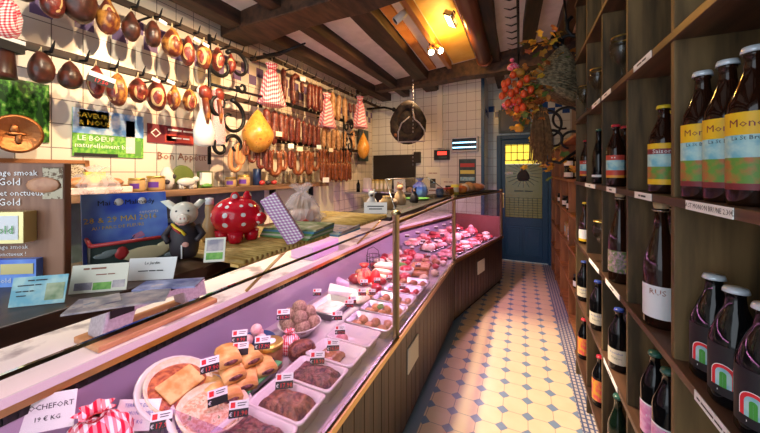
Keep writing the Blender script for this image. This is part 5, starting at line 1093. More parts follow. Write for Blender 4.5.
def hang(t,u,vt,vb,x,label,cat,name,group=None,rz=0,sx=1.0):
    a,b=PX(u,vt,x),PX(u,vb,x); h=a.z-b.z
    return inst(t,name,label,cat,(x,a.y,a.z),rz,group,(h*sx,h*sx,h))
hm=['ham dark','ham red','ham fat','ham dark','ham fat','ham red','ham fat','ham fat']
up=[(24,-30,3,'ham dark'),(52,-18,17,'ham red'),(79,-20,23,'ham dark'),(108,-4,35,'ham fat'),(131,12,41,'ham dark'),(153,20,47,'ham dark'),(172,27,58,'ham fat'),(188,37,65,'ham red'),(204,41,69,'ham fat'),(218,47,71,'ham red'),(231,54,74,'ham red')]
names=['dark','reddish','large dark','long fatty pale','almost black','dark marbled','round fatty','red streaked','slim fatty','small reddish','smallest dark red']
for i,(u,a,b,m_) in enumerate(up):
    hang(ham_t(i,m_,i==3),u,a,b,HX,'%s small ham hanging from the upper rail, %s from the left'%(names[i],ORD[i]),'ham','ham',rz=.4*math.sin(i*2.3),sx=[1,.95,1.25,.8,.95,.95,.95,.85,.85,.9,.9][i])
lo=[(41,51,84,'ham dark',1.1),(70,62,89,'ham dark',1.2),(96,65,98,'ham red',.85),(117,73,106,'ham fat',.95),(138,76,104,'ham red',.95),(157,80,110,'ham red',1.0),(174,84,111,'ham fat',.85),(190,88,112,'ham fat',.9)]
names=['dark pear shaped','broad dark','red ham with a black label','yellow fatted','red marbled','netted reddish','bright yellow fatted','netted silvery']
for i,(u,a,b,m_,s_) in enumerate(lo):
    hang(ham_t(i+20,m_),u,a,b,HX,'%s, %s from the left on the lower rail'%(names[i]+(' ham' if 'ham' not in names[i] else ''),ORD[i]),'ham','ham',rz=.4*math.sin(i*1.9),sx=s_)
# tags on hams
def hangtag(u,v,x,w_,h_,label,m_='black card',tx=None,rot=0):
    p=PX(u,v,x); t=T(); mb=MB(); mb.box((0,0,0),(.002,w_,h_*.5),m_); mb.box((0,0,h_*.45),(.002,w_,h_*.4),'white card'); t.p('tag_card',mb)
    if tx: mb=MB(); mb.text(tx,h_*.42,(.0016,0,-.0),(0,1,0),(0,0,1),'red ink'); t.p('lettering',mb)
    return inst(t,'price_tag',label,'price tag',p,rot=(rot,0,-.3))
hangtag(101,82,-2.25,.12,.07,'black and white price tag with red figures across the third lower ham',tx='17.50',rot=-.25)
for i,(u,v) in enumerate(((163,22),(197,40),(206,45),(156,80),(171,82))): 
    p=PX(u,v,-2.30); mb=MB(); mb.box((0,0,0),(.002,.05,.024),'white card'); single('paper_tag',mb,'tiny white paper tag on the %s rail, %s from the left of its kind'%('upper' if i<3 else 'lower',ORD[i if i<3 else i-3]),'tag',p,rot=(-.3,0,-.2))
# cloths/package at far left
t=bundle(.09,.30,'gingham fine',3); p=PX(-7,38,-2.34); inst(t,'gingham_bag','red gingham cloth bag cut off at the upper left edge','bag',(p.x,p.y,p.z),scale=(1,1,1))
t=T(); mb=MB(); mb.lathe([(0,0),(.055,0),(.05,.02),(.042,.16),(.05,.17),(0,.17)],'ham dark',seg=14); t.p('bristles',mb); mb=MB(); mb.box((0,0,.16),(.11,.11,.06),'black card'); mb.box((0,0,.185),(.112,.112,.02),'white card'); t.p('band',mb)
p=PX(11,79,-2.34); inst(t,'dried_bundle','dark dried bundle with a black and white band at the far left','bundle',(p.x,p.y-.03,p.z),.3)
# wrapped long bags
def longbag(seed):
    t=T(); mb=MB(); prof=[(.05,0),(.22,.04),(.24,.25),(.17,.45),(.10,.62),(.12,.80),(.17,.93),(.12,1.0)]
    mb.lathe([(r_*.75,z-1) for r_,z in prof],'white card',seg=14,X=Matrix.Diagonal((.6,1,1,1))); t.p('paper',mb)
    mb=MB(); mb.ell((.03,0,-.10),(.09,.11,.12),'ham red',12,8,.1,seed); mb.tube([(.06,-.03,-.2),(.08,.0,-.45),(.09,0,-.62)],[.05,.05,.02],'ham fat',8); t.p('sausage_inside',mb); return t
hang(longbag(1),204,87,147,HX,'long white patterned paper cone with dried sausage, left of the two','wrapped sausage','wrapped_sausage',sx=1.0)
t=longbag(2); mb=MB(); mb.lathe([(.17,-.95),(.18,-.75),(.14,-.5),(.11,-.3),(.15,-.05)],'gingham fine',seg=14,X=Matrix.Diagonal((.62,1,1,1)),caps=False); t.p('checked_paper',mb); hang(t,218,89,146,HX,'long red checked paper wrap with dried sausage, right of the two','wrapped sausage','wrapped_sausage',sx=.8)
# ---- sausages
def saus_t(m_,seed=0,curl=0,st=.16):
    t=T(); mb=MB(); n=12; pts=[];rr=[]; rn=random.Random(seed)
    for i in range(n+1):
        q=i/n; pts.append((.02*math.sin(3*q+seed),.03*math.sin(2.5*q+seed),-q)); rr.append(.1*(min(1,(1-abs(2*q-1)**8))**.5)*(1+rn.uniform(-.06,.06)) if 0<q<1 else .02)
    if curl: pts=[(0,.30,-.06),(0,.24,-.01),(0,.12,.0)]+[(p[0],p[1],p[2]-.03) for p in pts[1:]]; rr=[.04,.09,.1]+rr[1:]
    mb.tube(pts,rr,m_,9); t.p('skin',mb); mb=MB(); mb.tube([(0,0,-.02),(0,0,st)],.012,'string',5); mb.tube([(0,0,-1),(0,0,-1.05)],.014,'string',5); t.p('string',mb); return t
SD_=[saus_t('sausage dark',i) for i in range(3)]; SB=[saus_t('sausage brown',i+5) for i in range(3)]; SPL=[saus_t('sausage pale',i+9) for i in range(3)]
rowA=[(283,68,101,'d',.85),(309,83,109,'d',1),(312.6,84,110,'d',1),(316.3,85,112,'d',1),(320.3,86,113,'d',1),(333,92,119,'p',1.05),(339,95,121,'p',1.05),(345,98,123,'p',1.05),(302,82,93,'d',1.8),(350,103,113,'d',1.7),(354,104,113,'d',1.7)]
lb=['long dark sausage hanging just right of the large gingham bag','first dark sausage of the tight group of four on the top rail','second dark sausage of the tight group of four on the top rail','third dark sausage of the tight group of four on the top rail','fourth dark sausage of the tight group, beside the middle gingham bag','first pale sausage on the top rail','second pale sausage on the top rail','third pale sausage on the top rail','short stubby sausage with a white tag on the top rail','left short sausage near the far gingham bag','right short sausage near the far gingham bag']
SLS=saus_t('sausage dark',2,0,1.9)
for i,(u,a,b,k_,s_) in enumerate(rowA): hang(SLS if s_>=1.7 else (SD_ if k_=='d' else SPL)[i%3],u,a,b,HX,lb[i],'sausage','sausage',rz=i,sx=s_)
hang(saus_t('sausage dark',4,1),293,75,104,HX,'dark sausage with a curled top on the top rail','sausage','sausage',sx=1)
rowB=[(266,108,141,1),(274,110,145,.95),(281.5,113,141,1),(286,115,142,1),(291.5,116,143,1),(297.5,118,144,1),(303.5,121,145,1),(309,123,146,1),(314,125,147,1),(318.5,126,147,1)]
for i,(u,a,b,s_) in enumerate(rowB): hang(SD_[i%3],u,a,b,HX,'dark red dried sausage on the middle rail, %s to the right of the orange ham'%ORD[i],'sausage','sausage','dark red sausages on the middle rail',rz=i,sx=s_*1.12)
for i,(u,a,b) in enumerate(((324,127,149),(328.5,128,150),(333,129,151),(337.5,130,151))): hang(SPL[i%3],u,a,b,HX,'pale dried sausage on the middle rail, %s after the dark ones'%ORD[i],'sausage','sausage','pale sausages on the middle rail',rz=i,sx=1.1)
t=T(); mb=MB(); mb.ell((0,0,-.5),(.30,.33,.5),'ham orange',22,14,.03,3,shape=lambda z:1.08-.60*max(0,z+.1)); t.p('meat',mb); mb=MB(); mb.tube([(0,0,-.02),(0,0,.12)],.010,'string',5); t.p('string',mb)
hang(t,258,110,153,HX+.04,'large glossy orange ham leg beside the iron scrollwork','ham','ham',sx=1.05)
hang(t,363.5,133,159,HX,'slim yellow orange ham before a dark board near the far corner','ham','ham',sx=.75)
mb=MB(); q=PX(368,146,RX-.05); mb.box((0,0,0),(.03,.34,.55),'green box'); single('dark_board',mb,'dark board hanging behind the slim yellow ham','board',(LX+.06,PX(366,146,LX+.06).y-.1,PX(366,146,LX+.06).z))
for i,u in enumerate((344,353)): hang(SPL[i],u,131,149,HX,['left','right'][i]+' white dusted sausage beside the slim yellow ham','sausage','sausage',sx=1.5)
# bags
t=T(); mb=MB(); vs=[];fs=[];n=40;prof=[(.10,0),(.22,-.03),(.17,-.10),(.14,-.17),(.27,-.30),(.34,-.52),(.42,-.78),(.50,-.96),(.40,-1.0),(.02,-.97)]
for i in range(n):
    a=2*PI*i/n
    for q,(r_,z) in enumerate(prof): k=1+.09*math.sin(6*a+q*.3)+(.12*math.sin(9*a) if q<3 else 0); vs.append((r_*k*math.cos(a)*.7,r_*k*math.sin(a),z))
m2=len(prof)
for i in range(n):
    j=(i+1)%n
    for q in range(m2-1): fs.append((i*m2+q,i*m2+q+1,j*m2+q+1,j*m2+q))

gingham('gingham bag',s=.085); mb=MB(); mb.add(vs,fs,'gingham bag',True); t.p('cloth',mb); mb=MB(); mb.tube([(.15*.7*math.cos(a),.15*math.sin(a),-.165) for a in [i*PI/6 for i in range(12)]],.018,'red paint',5,True); mb.tube([(0,0,-.02),(0,0,.12)],.012,'string',5); t.p('tie',mb)
hang(t,272,63,106,HX+.03,'large red gingham cloth bag on the top rail','bag','gingham_bag',sx=.70)
hang(t,327,93,128,HX+.03,'middle gingham cloth bag between dark and pale sausages','bag','gingham_bag',sx=.62)
hang(t,360,96,128,HX+.03,'far gingham cloth bag at the end of the top rail','bag','gingham_bag',sx=.62)
# loops
def loop_t(m_,links=1):
    t=T(); mb=MB(); pts=[];n=14
    for i in range(n+1):
        a=PI*i/n; pts.append((.0,.20*math.cos(a),-.72-.26*math.sin(a)))
    P_=[(0,.06,-.02),(0,.15,-.12),(0,.20,-.4)]+pts+[(0,-.20,-.4),(0,-.15,-.12),(0,-.06,-.02)]
    mb.tube(P_,[.04,.085,.10]+[.10]*(n+1)+[.10,.085,.04],m_,8); t.p('skin',mb); mb=MB(); mb.tube([(0,.06,-.03),(0,0,.08),(0,-.06,-.03)],.012,'string',5); t.p('string',mb); return t
LB=loop_t('sausage brown'); LD=loop_t('sausage dark'); LP=loop_t('saus orange')
for i,(u,a,b,k_) in enumerate([(235,147,171,LP),(240,143,164,LP),(246,140,155,LB),(252,146,162,LD),(261,149,168,LD),(268,149,170,LD),(275,150,175,LB),(283,150,170,LB),(291,150,168,LD),(298,151,174,LB),(304,151,170,LB),(309,151,174,LB),(315,151,170,LB)]):
    hang(k_,u,a,b,HX+.015*(i%3),'horseshoe shaped smoked sausage on the lowest rail, %s from the left'%ORD[i],'sausage','sausage_ring','looped sausages on the lowest rail',rz=.25*((i%3)-1),sx=1.0)
for r_,(va,vb) in enumerate(((149,164),(162,181))):
    for i in range(11):
        u=321+i*2.9; hang(SB[(i+r_)%3],u,va+.1*i,vb-.1*i+(i%2)*1.5,HX+.03*(i%2)+.01*r_,'thin reddish brown sausage in the %s dense bunch row, %s from the left'%(['upper','lower'][r_],ORD[i]),'sausage','thin_sausage','thin sausages in the %s bunch row'%['upper','lower'][r_],rz=i,sx=1.15)
for i,(u,v) in enumerate(((279,134),(291,146),(300,149),(319,147),(331,150),(303,79))):
    p=PX(u,v,HX+.07); mb=MB(); mb.box((0,0,0),(.002,.07,.05),'white card' if i%2 else 'yellow price'); single('paper_tag',mb,'small pale paper tag among the sausages, %s from the left'%ORD[[0,1,2,4,5,3][i]],'tag',p,rz=-.3)
hangtag(326,181,HX+.1,.10,.07,'pale tag hanging below the bunch of thin sausages',m_='white card')
# ---- iron scrollwork
def scroll(cx,cz,r0,a0,turn,n=26,grow=-.8):
    return [(0,cx+r0*(1+grow*i/n)*math.cos(a0+turn*i/n),cz+r0*(1+grow*i/n)*math.sin(a0+turn*i/n)) for i in range(n+1)]
def iron(name,u,label,x=-2.33,sc_=1,v0=45,v1=165):
    t=T(); zt=PX(u,v0,x); zb=PX(u,v1,x); H=zt.z-zb.z
    mb=MB(); mb.tube([(0,-.23,0),(0,-.23,-H)],.014,'iron',6); mb.tube([(0,-.23,-.38*H),(0,.35,-.36*H)],.014,'iron',6); t.p('frame_bar',mb)
    for (cy,cz,r,a,tr) in ((.05,-.16*H,.13*H,PI*.8,-2*PI*1.1),(-.12,-.20*H,.12*H,PI*.9,PI*1.9),(-.02,-.62*H,.16*H,PI/2,-PI*2),(-.13,-.52*H,.10*H,-PI/2,-PI*1.9),(.10,-.33*H,.05*H,PI,PI*2),(-.12,-.86*H,.08*H,PI/2,PI*2),(.02,-.84*H,.10*H,PI*.9,-PI*1.8)):
        mb=MB(); pts=scroll(cy,cz,r,a,tr); mb.tube(pts,[.020-.010*i/len(pts) for i in range(len(pts))],'iron',6); t.p('scroll',mb)
    o=inst(t,name,label,'ironwork',(x,zt.y,zt.z),scale=(sc_,sc_,1)); return o
iron('iron_scrollwork',233,'large black wrought iron scroll bracket left of the orange ham')
iron('iron_scrollwork',350,'smaller black wrought iron scroll bracket by the far corner',sc_=.8,v0=118,v1=162)
mb=MB(); mb.tube([(LX,2.42,2.74),(-2.2,2.42,2.74),(-1.9,2.44,2.80)],[.02,.022,.008],'iron',7); single('ceiling_bracket',mb,'black iron arm jutting out under the near cross beam','ironwork')
mb=MB(); mb.tube([(LX,5.15,2.72),(-2.25,5.15,2.72),(-2.05,5.12,2.66)],.02,'iron',7); mb.ell((-2.05,5.12,2.66),(.04,.04,.04),'iron',8,6); single('ceiling_bracket',mb,'black iron arm at the far end of the top sausage rail','ironwork')
# ================================================================ END WALL AND BACK SHELF
def fwp(name,u0,v0,u1,v1,m_,label,cat,th=.01,off=.002,fn=None,bevel=0):
    a,b=FW(u0,(v0+v1)/2,off),FW(u1,(v0+v1)/2,off); um=(u0+u1)/2; zt,zb=FW(um,v0,off).z,FW(um,v1,off).z
    w_=(b-a).length; w_=Vector((b.x-a.x,b.y-a.y)).length; h_=zt-zb; c=(a+b)/2; t=T(); mb=MB(); mb.box((0,-th/2,h_/2),(w_,th,h_),m_); t.p('body',mb,bevel=bevel)
    if fn: fn(t,w_,h_,th)
    return inst(t,name,label,cat,(c.x,c.y,zb),FRZ)
fwp('black_board',374,155,416,189,'dark board','large dark board on the tiled end wall','board',.03,bevel=.004); fwp('black_board',415,152,421,163,'dark board','small dark end piece right of the large dark board','board',.06)
def fk(t,w_,h_,th):
    for z in (.3,.62): mb=MB(); mb.tube([(-w_*.43,-th-.008,h_*z),(w_*.43,-th-.008,h_*z)],.010,'blue tube glow',8); t.p('blue_tube',mb)
    mb=MB()
    for z in (.06,.94): mb.box((0,-th-.008,h_*z),(w_,.02,h_*.10),'white china')
    for x in (-1,1): mb.box((x*w_*.48,-th-.008,h_/2),(w_*.05,.02,h_),'white china')
    t.p('casing',mb)
fwp('insect_lamp',452,137,478.5,152,'dark steel','white cased insect lamp with two glowing blue tubes on the end wall','lamp',.05,fn=fk)
def rd(t,w_,h_,th): mb=MB(); mb.box((w_*.05,-th-.001,h_*.66),(w_*.6,.002,h_*.34),'red led'); mb.box((w_*.1,-th-.001,h_*.25),(w_*.55,.002,h_*.22),'green box'); t.p('display',mb)
fwp('wall_thermometer',435,150,450,160,'black card','small black box with a red display on the end wall','display',.06,fn=rd,bevel=.004)
def np_(t,w_,h_,th): mb=MB(); mb.box((0,-th-.001,h_*.42),(w_*.4,.001,h_*.32),'dark board'); mb.text('~avis avis',w_*.14,(0,-th-.002,h_*.78),(1,0,0),(0,0,1),'brown ink'); mb.box((0,-th-.001,h_*.16),(w_*.6,.001,h_*.04),'brown ink'); t.p('print',mb)
fwp('notice',426,167,440,195,'cream card','cream framed notice on the end wall','notice',.006,fn=np_); fwp('notice',441,178,456,196,'cream card','second pale notice right of the framed one','notice',.005,fn=np_)
def fp(t,w_,h_,th):
    mb=MB()
    for i in range(4): mb.box((0,-th-.001,h_*(.14+.22*i)),(w_*.84,.001,h_*.12),['label orange','label sky','tin yellow','label red'][i])
    t.p('print',mb)
fwp('fish_chart',459,159,476,190,'green box','green product chart with coloured strips on the end wall','poster',.006,fn=fp)
mb=MB(); a=FW(445,150,.012); mb.tube([(0,0,0),(0,0,1.2)],.006,'cream card',6); mb.tube([(.01,0,0),(.03,0,.12),(.10,0,.13)],.004,'cream card',5); single('cable_duct',mb,'cream cable running up the tiled end wall','cable',(a.x,a.y,a.z),FRZ)
# pale duct
fwp('pipe_duct',438,84,443,148,'cream card','pale vertical duct on the tiled end wall','duct',.04)
# shelf by the far wall
mb=MB(); mb.box((0,0,0),(.96,.36,.03),'steel'); bs=single('back_shelf',mb,'steel shelf in front of the end wall holding tins and bags','shelf',(-1.86,4.82,1.215),FRZ,bevel=.003)
mb=MB(); mb.box((0,0,.60),(.88,.34,1.198),'dark board'); single('back_cabinet',mb,'dark cabinet under the steel shelf by the end wall','cabinet',(-1.86,4.83,0),FRZ)
BZ=1.2305
def bsp(u): return PL(u,190,(-1.86-.6,4.80),(-1.86+.6,4.80-.10))
t=T(); mb=MB(); mb.lathe([(0,0),(.036,0),(.036,.17),(0,.17)],'tan tin',seg=14); t.p('tin_body',mb); mb=MB(); mb.lathe([(0,.17),(.038,.17),(.038,.19),(0,.19)],'gold lid',seg=14); t.p('lid',mb); mb=MB(); mb.lathe([(.0365,.04),(.0365,.13)],'label cream',seg=8,arc=(-PI/2-.8,-PI/2+.8)); t.p('label',mb)
for i,u in enumerate((373,377.2,381.4,385.6,389.8)): q=bsp(u); inst(t,'spice_tin','tan tin with pale label on the steel shelf, %s from the left'%ORD[i],'tin',(q.x,q.y,BZ),.3,'tan tins on the steel shelf')
t=T(); mb=MB(); mb.add([(-.09,-.05,0),(.09,-.05,0),(.09,.05,0),(-.09,.05,0),(-.10,-.03,.22),(.08,-.03,.22),(.08,.03,.22),(-.10,.03,.22)],[(3,2,1,0),(4,5,6,7),(0,1,5,4),(1,2,6,5),(2,3,7,6),(3,0,4,7)],'white card'); t.p('bag_body',mb); mb=MB()
for x,z in ((-.045,.06),(0,.07),(.045,.06),(-.02,.13),(.03,.12)): mb.ell((x,-.052+z*.09,z),(.024,.006,.028),'meat pink',10,6)
t.p('printed_pattern',mb); q=bsp(400); inst(t,'paper_bag','white and pink patterned paper bag beside the tan tins','bag',(q.x,q.y,BZ),.2)
q=bsp(410); blob('fish_ornament',(.07,.03,.04),'cardboard','grey brown fish shaped ornament beside the patterned bag','ornament',(q.x,q.y,BZ+.0),.3,.15,3)
q=bsp(353); mb=MB(); mb.lathe([(0,0),(.08,0),(.08,.05),(.075,.06),(.075,.22),(.0,.23)],'clear tub',seg=18); mb.lathe([(0,.0),(.082,.0),(.082,.05)],'lilac box',seg=18); single('clear_canister',mb,'clear plastic canister with a lilac base left of the tan tins','canister',(-2.25,4.47,BZ))
mb=MB(); mb.box((0,0,-.0),(.46,.22,.03),'steel'); single('steel_ledge',mb,'short steel ledge under the clear canister','shelf',(-2.372,4.47,1.2145))
mb=MB(); mb.lathe([(0,0),(.03,0),(.03,.12),(.012,.16),(.012,.19),(0,.19)],'bottle black',seg=12); single('sauce_bottle',mb,'small dark bottle left of the clear canister','bottle',(-2.40,4.44,BZ))
# goods on the dark shelf of bay two
SZ=TOPZ-.0015
def s1(y,o): return (-.6-o,y,SZ)
def figure(m1,m2,sc_):
    t=T(); t.p('body',MB().lathe([(0,0),(.035,0),(.042,.02),(.036,.06),(.022,.085),(.014,.095),(0,.096)],m1,seg=14)); mb=MB(); mb.ell((0,-.004,.112),(.022,.024,.022),m1,12,8); mb.ell((0,-.026,.108),(.010,.010,.009),m2,8,6)
    for x in (-1,1): mb.ell((x*.016,0,.134),(.006,.005,.012),m1,8,5)
    t.p('head',mb); return t
for i,(y,o,a,b,sc_,lb) in enumerate([(1.75,.25,'white china','apron dark',1.0,'white animal figurine with dark snout at the near end of the far shelf'),(2.25,.25,'cardboard','leaf rust',1.15,'brown animal figurine behind the slanted glass'),(2.45,.2,'apron dark','pig pink',.9,'dark animal figurine behind the slanted glass')]):
    q=s1(y,o); inst(figure(a,b,1),'animal_figurine',lb,'figurine',q,face(q),scale=sc_)
mb=MB(); mb.lathe([(0,0),(.035,0),(.045,.03),(.04,.07),(.03,.08),(.034,.09),(.0,.088)],'jar glass',seg=16); single('brown_pot',mb,'brown glass pot on the far shelf','pot',s1(1.93,.22))
for i,(dx,dy) in enumerate(((0,0),(.03,.09),(-.03,.05))): mb=MB(); mb.ell((0,0,.028),(.035,.06,.028),'mousse ball',12,8,.05,i); single('bread_loaf',mb,'small brown loaf behind the slanted glass, '+['nearest','farthest','middle'][i]+' one','bread',(-.88+dx,2.02+dy,SZ),.4)
mb=MB(); mb.lathe([(0,0),(.08,0),(.11,.015),(.105,.018),(.075,.006),(0,.006)],'green leaf',seg=20); single('green_dish',mb,'flat green dish behind the slanted glass','dish',s1(2.7,.25))
inst(bundle(.075,.19,'flyer blue',4),'blue_bag','gathered blue plastic bag behind the slanted glass','bag',s1(2.93,.3))
mb=MB(); mb.lathe([(0,0),(.03,0),(.042,.04),(.036,.08),(.03,.085),(0,.08)],'blue plastic',seg=14); single('blue_pot',mb,'dark blue pot by the corner post','pot',s1(3.09,.14))
t=T(); mb=MB(); mb.lathe([(0,0),(.028,0),(.032,.01),(.032,.06),(.026,.07),(0,.07)],'jam',seg=14); t.p('jar_body',mb); mb=MB(); mb.lathe([(0,.07),(.030,.07),(.030,.084),(0,.084)],'red paint',seg=14); t.p('lid',mb)
for i,(tt,o) in enumerate(((.06,.14),(.14,.14),(.22,.15),(.10,.22))): p=S2(tt,o); inst(t,'honey_jar','amber jar with red lid behind the corner post, %s'%['nearest','second','third','rear one'][i],'jar',(p[0],p[1],SZ),group='amber jars by the corner post')
p=S2(.34,.16); mb=MB(); mb.lathe([(0,0),(.045,0),(.045,.11),(0,.11)],'tin yellow',seg=18); mb.lathe([(.0455,.03),(.0455,.08)],'label cream',seg=18,caps=False); single('yellow_tin',mb,'bright yellow tin on the far shelf','tin',(p[0],p[1],SZ))
for i,(tt,o,m_,d,lb) in enumerate([(.52,.15,'leaf rust',(.06,.05,.05),'reddish brown wrapped loaf on the far shelf'),(.65,.18,'white china',(.05,.05,.06),'white flower shaped wrap on the far shelf'),(.82,.2,'cardboard',(.09,.08,.06),'brown wrapped gingerbread pack near the door end'),(1.02,.18,'meat brown',(.10,.09,.055),'large brown wrapped loaf near the door end'),(1.2,.2,'lilac box',(.07,.06,.05),'pale lilac packet at the door end of the far shelf')]):
    p=S2(tt,o); blob('wrapped_loaf',d,m_,lb,'packet',(p[0],p[1],SZ),i,.12,i+5)
p=S2(.92,.17); mb=MB(); mb.box((0,0,.05),(.12,.10,.10),'cardboard'); single('gift_carton',mb,'brown carton stacked behind the wrapped loaves at the door end','carton',(*S2(.95,.32),SZ),.3,bevel=.01)
t=T(); mb=MB(); mb.box((0,0,.035),(.14,.002,.07),'white card'); t.p('sheet',mb); mb=MB(); mb.box((0,-.0015,.045),(.10,.001,.006),'black ink'); mb.box((0,-.0015,.028),(.08,.001,.006),'black ink'); t.p('print',mb)
q=Vector((-.80,1.70,SZ)); inst(t,'shelf_notice','white notice card standing behind the first brass post','notice',q,rot=(-.4,0,face(q)))
# slatted plastic box on marble end
mb=MB(); mb.box((0,0,.05),(.20,.34,.10),'lilac box'); single('lilac_box',mb,'long lilac plastic box lying on the marble under the far bamboo mat','box',(-1.42,1.95,.926),bevel=.01)
# ================================================================ HANGING HORSE COLLAR
pc=PD(408,122,4.35); u_=.0
t=T(); mb=MB(); n=28; pts=[]
for i in range(n):
    a=2*PI*i/n; x=.17*math.sin(a); z=-.21*math.cos(a); x*= (1-.35*max(0,z/.21)); pts.append((x,0,z))
mb.tube(pts,[.060+.015*(p[2]<-.05) for p in pts],'leather',10,True); mb.ell((0,-.01,-.03),(.165,.055,.20),'leather',16,10,.05,3); t.p('leather_pad',mb)
mb=MB()
for i in range(24): 
    z=1.2-.045*i; mb.tube([(.0+.006*math.cos(a)+.06,-.06,z-.70+.012*math.sin(a)) for a in [k*PI/3 for k in range(6)]],.003,'enamel grey',4,True)
t.p('chain',mb); mb=MB()
mb.tube([(.02,-.09,.05),(-.08,-.09,-.03),(-.12,-.09,-.13),(-.12,-.09,-.26),(.20,-.09,-.25),(.20,-.09,-.12),(.14,-.09,-.03),(.08,-.09,.02),(.06,-.09,.12)],.009,'enamel grey',7); t.p('iron_stirrup',mb)
mb=MB(); mb.ell((-.15,-.05,-.16),(.025,.02,.04),'copper',10,6,.1); t.p('buckle',mb)
inst(t,'horse_collar','dark oval leather horse collar with an iron frame hanging on a chain','horse collar',pc,YAW*.8,scale=1.12)
mb=MB(); q=Vector((pc.x+.06,pc.y-.04,0)); mb.tube([(q.x,q.y,pc.z+.50),(q.x,q.y,CZ(q.x)-.001)],.0035,'dark steel',5); single('hanging_chain',mb,'thin chain running from the horse collar to the ceiling','chain')
# ================================================================ CEILING LAMPS
def cpt(u,v,z): return PZ(u,v,z)
ta,tb=PZ(390,3,3.03),PZ(438,66,3.03)
xm=-.93
mb=MB(); mb.box((xm,3.2,CZ(xm)-.055),(.05,2.2,.05),'brass'); mb.box((xm+.04,3.2,CZ(xm)-.075),(.05,2.2,.10),'frame wood'); single('lamp_track',mb,'long brass lamp track on a wooden batten under the ceiling','lamp track',bevel=.004)
def spot(name,p,d,label,glow):
    t=T(); d=Vector(d).normalized(); mb=MB(); q=d.to_track_quat('Z','Y').to_matrix().to_4x4()
    mb.lathe([(0,0),(.030,0),(.034,.03),(.036,.12),(.033,.12),(.030,.03),(0,.02)],'chrome' if glow else 'white china',seg=16,X=q); t.p('lamp_body',mb)
    mb=MB(); mb.lathe([(0,.10),(.030,.105),(.030,.118),(0,.128)],'bulb glow' if glow else 'dark steel',seg=14,X=q); t.p('bulb',mb)
    mb=MB(); mb.tube([(0,0,0),(0,0,CZ(p[0])-.08-p[2])],.007,'brass',6); t.p('stem',mb); inst(t,name,label,'spot lamp',p)
p=PL(405,38,(xm,0),(xm,5)); spot('spot_lamp',(xm,p.y,2.96),(-.6,-.3,-.6),'white and dark spot lamp turned to the left wall',False)
p2=PL(430,70,(xm,0),(xm,5)); spot('spot_lamp',(xm,p2.y-.02,2.95),(.35,-.65,-.8),'bright glowing spot lamp at the end of the brass track',True)
spot('spot_lamp',(xm+.07,p2.y-.02,2.95),(.6,-.4,-.7),'second small glowing lamp touching the bright spot lamp',True)
# big brown pipe
mb=MB(); xq=-.42; mb.tube([(xq,2.35,3.02),(xq-.0,4.22,3.0)],.085,'pipe brown',18); 
t=T(); t.p('pipe_body',mb); mb=MB(); mb.lathe([(0,0),(.10,0),(.10,.05),(0,.05)],'pipe brown',seg=18,X=Matrix.Translation((xq,4.20,3.0))@Matrix.Rotation(PI/2,4,'X')); t.p('end_cap',mb); mb=MB(); mb.box((xq-.02,3.2,2.935),(.03,.28,.004),'flyer blue'); t.p('blue_sticker',mb); inst(t,'ceiling_pipe','thick brown pipe with a blue sticker under the ceiling','pipe',(0,0,0))
mb=MB(); mb.box((0,0,0),(.09,.26,.05),'chrome'); mb2=MB(); mb2.box((-.0,0,-.027),(.06,.22,.006),'halogen glow'); t=T(); t.p('reflector',mb,bevel=.01); t.p('halogen_tube',mb2); mb=MB(); mb.box((.0,.0,.045),(.02,.05,.05),'dark steel'); t.p('mount',mb)
q=PZ(430,22,2.98); inst(t,'halogen_flood','small halogen flood lamp shining orange beside the brown pipe','lamp',(-.60,2.95,3.0),rot=(0,.5,0))
# hook rack hanging from ceiling
mb=MB(); t=T(); q=PZ(517,20,2.92); mb.tube([(0,0,0),(0,1.55,-.02)],.012,'iron',6); mb.tube([(0,1.5,0),(0,1.5,-.45)],.009,'iron',6); t.p('rod',mb)
for i in range(9): mb=MB(); y=.10+.16*i; mb.tube([(0,y,0),(-.06,y,-.015),(-.11,y+.005,.01)],[.008,.007,.003],'iron',6); t.p('hook',mb)
inst(t,'hook_rack','black iron rod with a row of hooks under the ceiling','hook rack',(-.02,2.45,2.95))
for y in (2.6,3.7): mb=MB(); mb.tube([(-.02,y,2.95),(-.02,y,CZ(-.02))],.006,'iron',5); single('rod_hanger',mb,'short iron hanger holding the hook rack, %s one'%('near' if y<3 else 'far'),'hanger')
# ================================================================ CORNUCOPIA AND BRACKET
YP=2.92
def cpY(u,v,y=YP): return PY(u,v,y)
t=T(); pts=[cpY(590,112),cpY(582,97),cpY(566,82),cpY(552,74),cpY(538,72)]; c0=pts[2].copy()
a=cpY(563,46); b=cpY(547,93)
ax=(b-a); 
path=[a+ax*q+Vector((.03*math.sin(PI*q),0,.0)) for q in [i/10 for i in range(11)]]
c0=path[5]
mb=MB(); vs=[];rr=[.015+.235*(i/10)**.9 for i in range(11)]
mb.tube([p-c0 for p in path],rr,'wicker',22); t.p('wicker_cone',mb)
mb=MB()
for i in range(0,11):
    for q in (0,.5):
        if i==10 and q: continue
        k=i+q; p=a+ax*(k/10)+Vector((.03*math.sin(PI*k/10),0,0))-c0; r_=.015+.235*(k/10)**.9+.002
        d=ax.normalized(); u1=d.orthogonal().normalized(); u2=d.cross(u1)
        mb.tube([p+(u1*math.cos(w)+u2*math.sin(w))*r_ for w in [j*PI/9 for j in range(18)]],.0055,'wicker',5,True)
t.p('woven_rings',mb); inst(t,'cornucopia_basket','grey brown wicker horn basket hanging mouth down by the iron bracket','basket',c0)
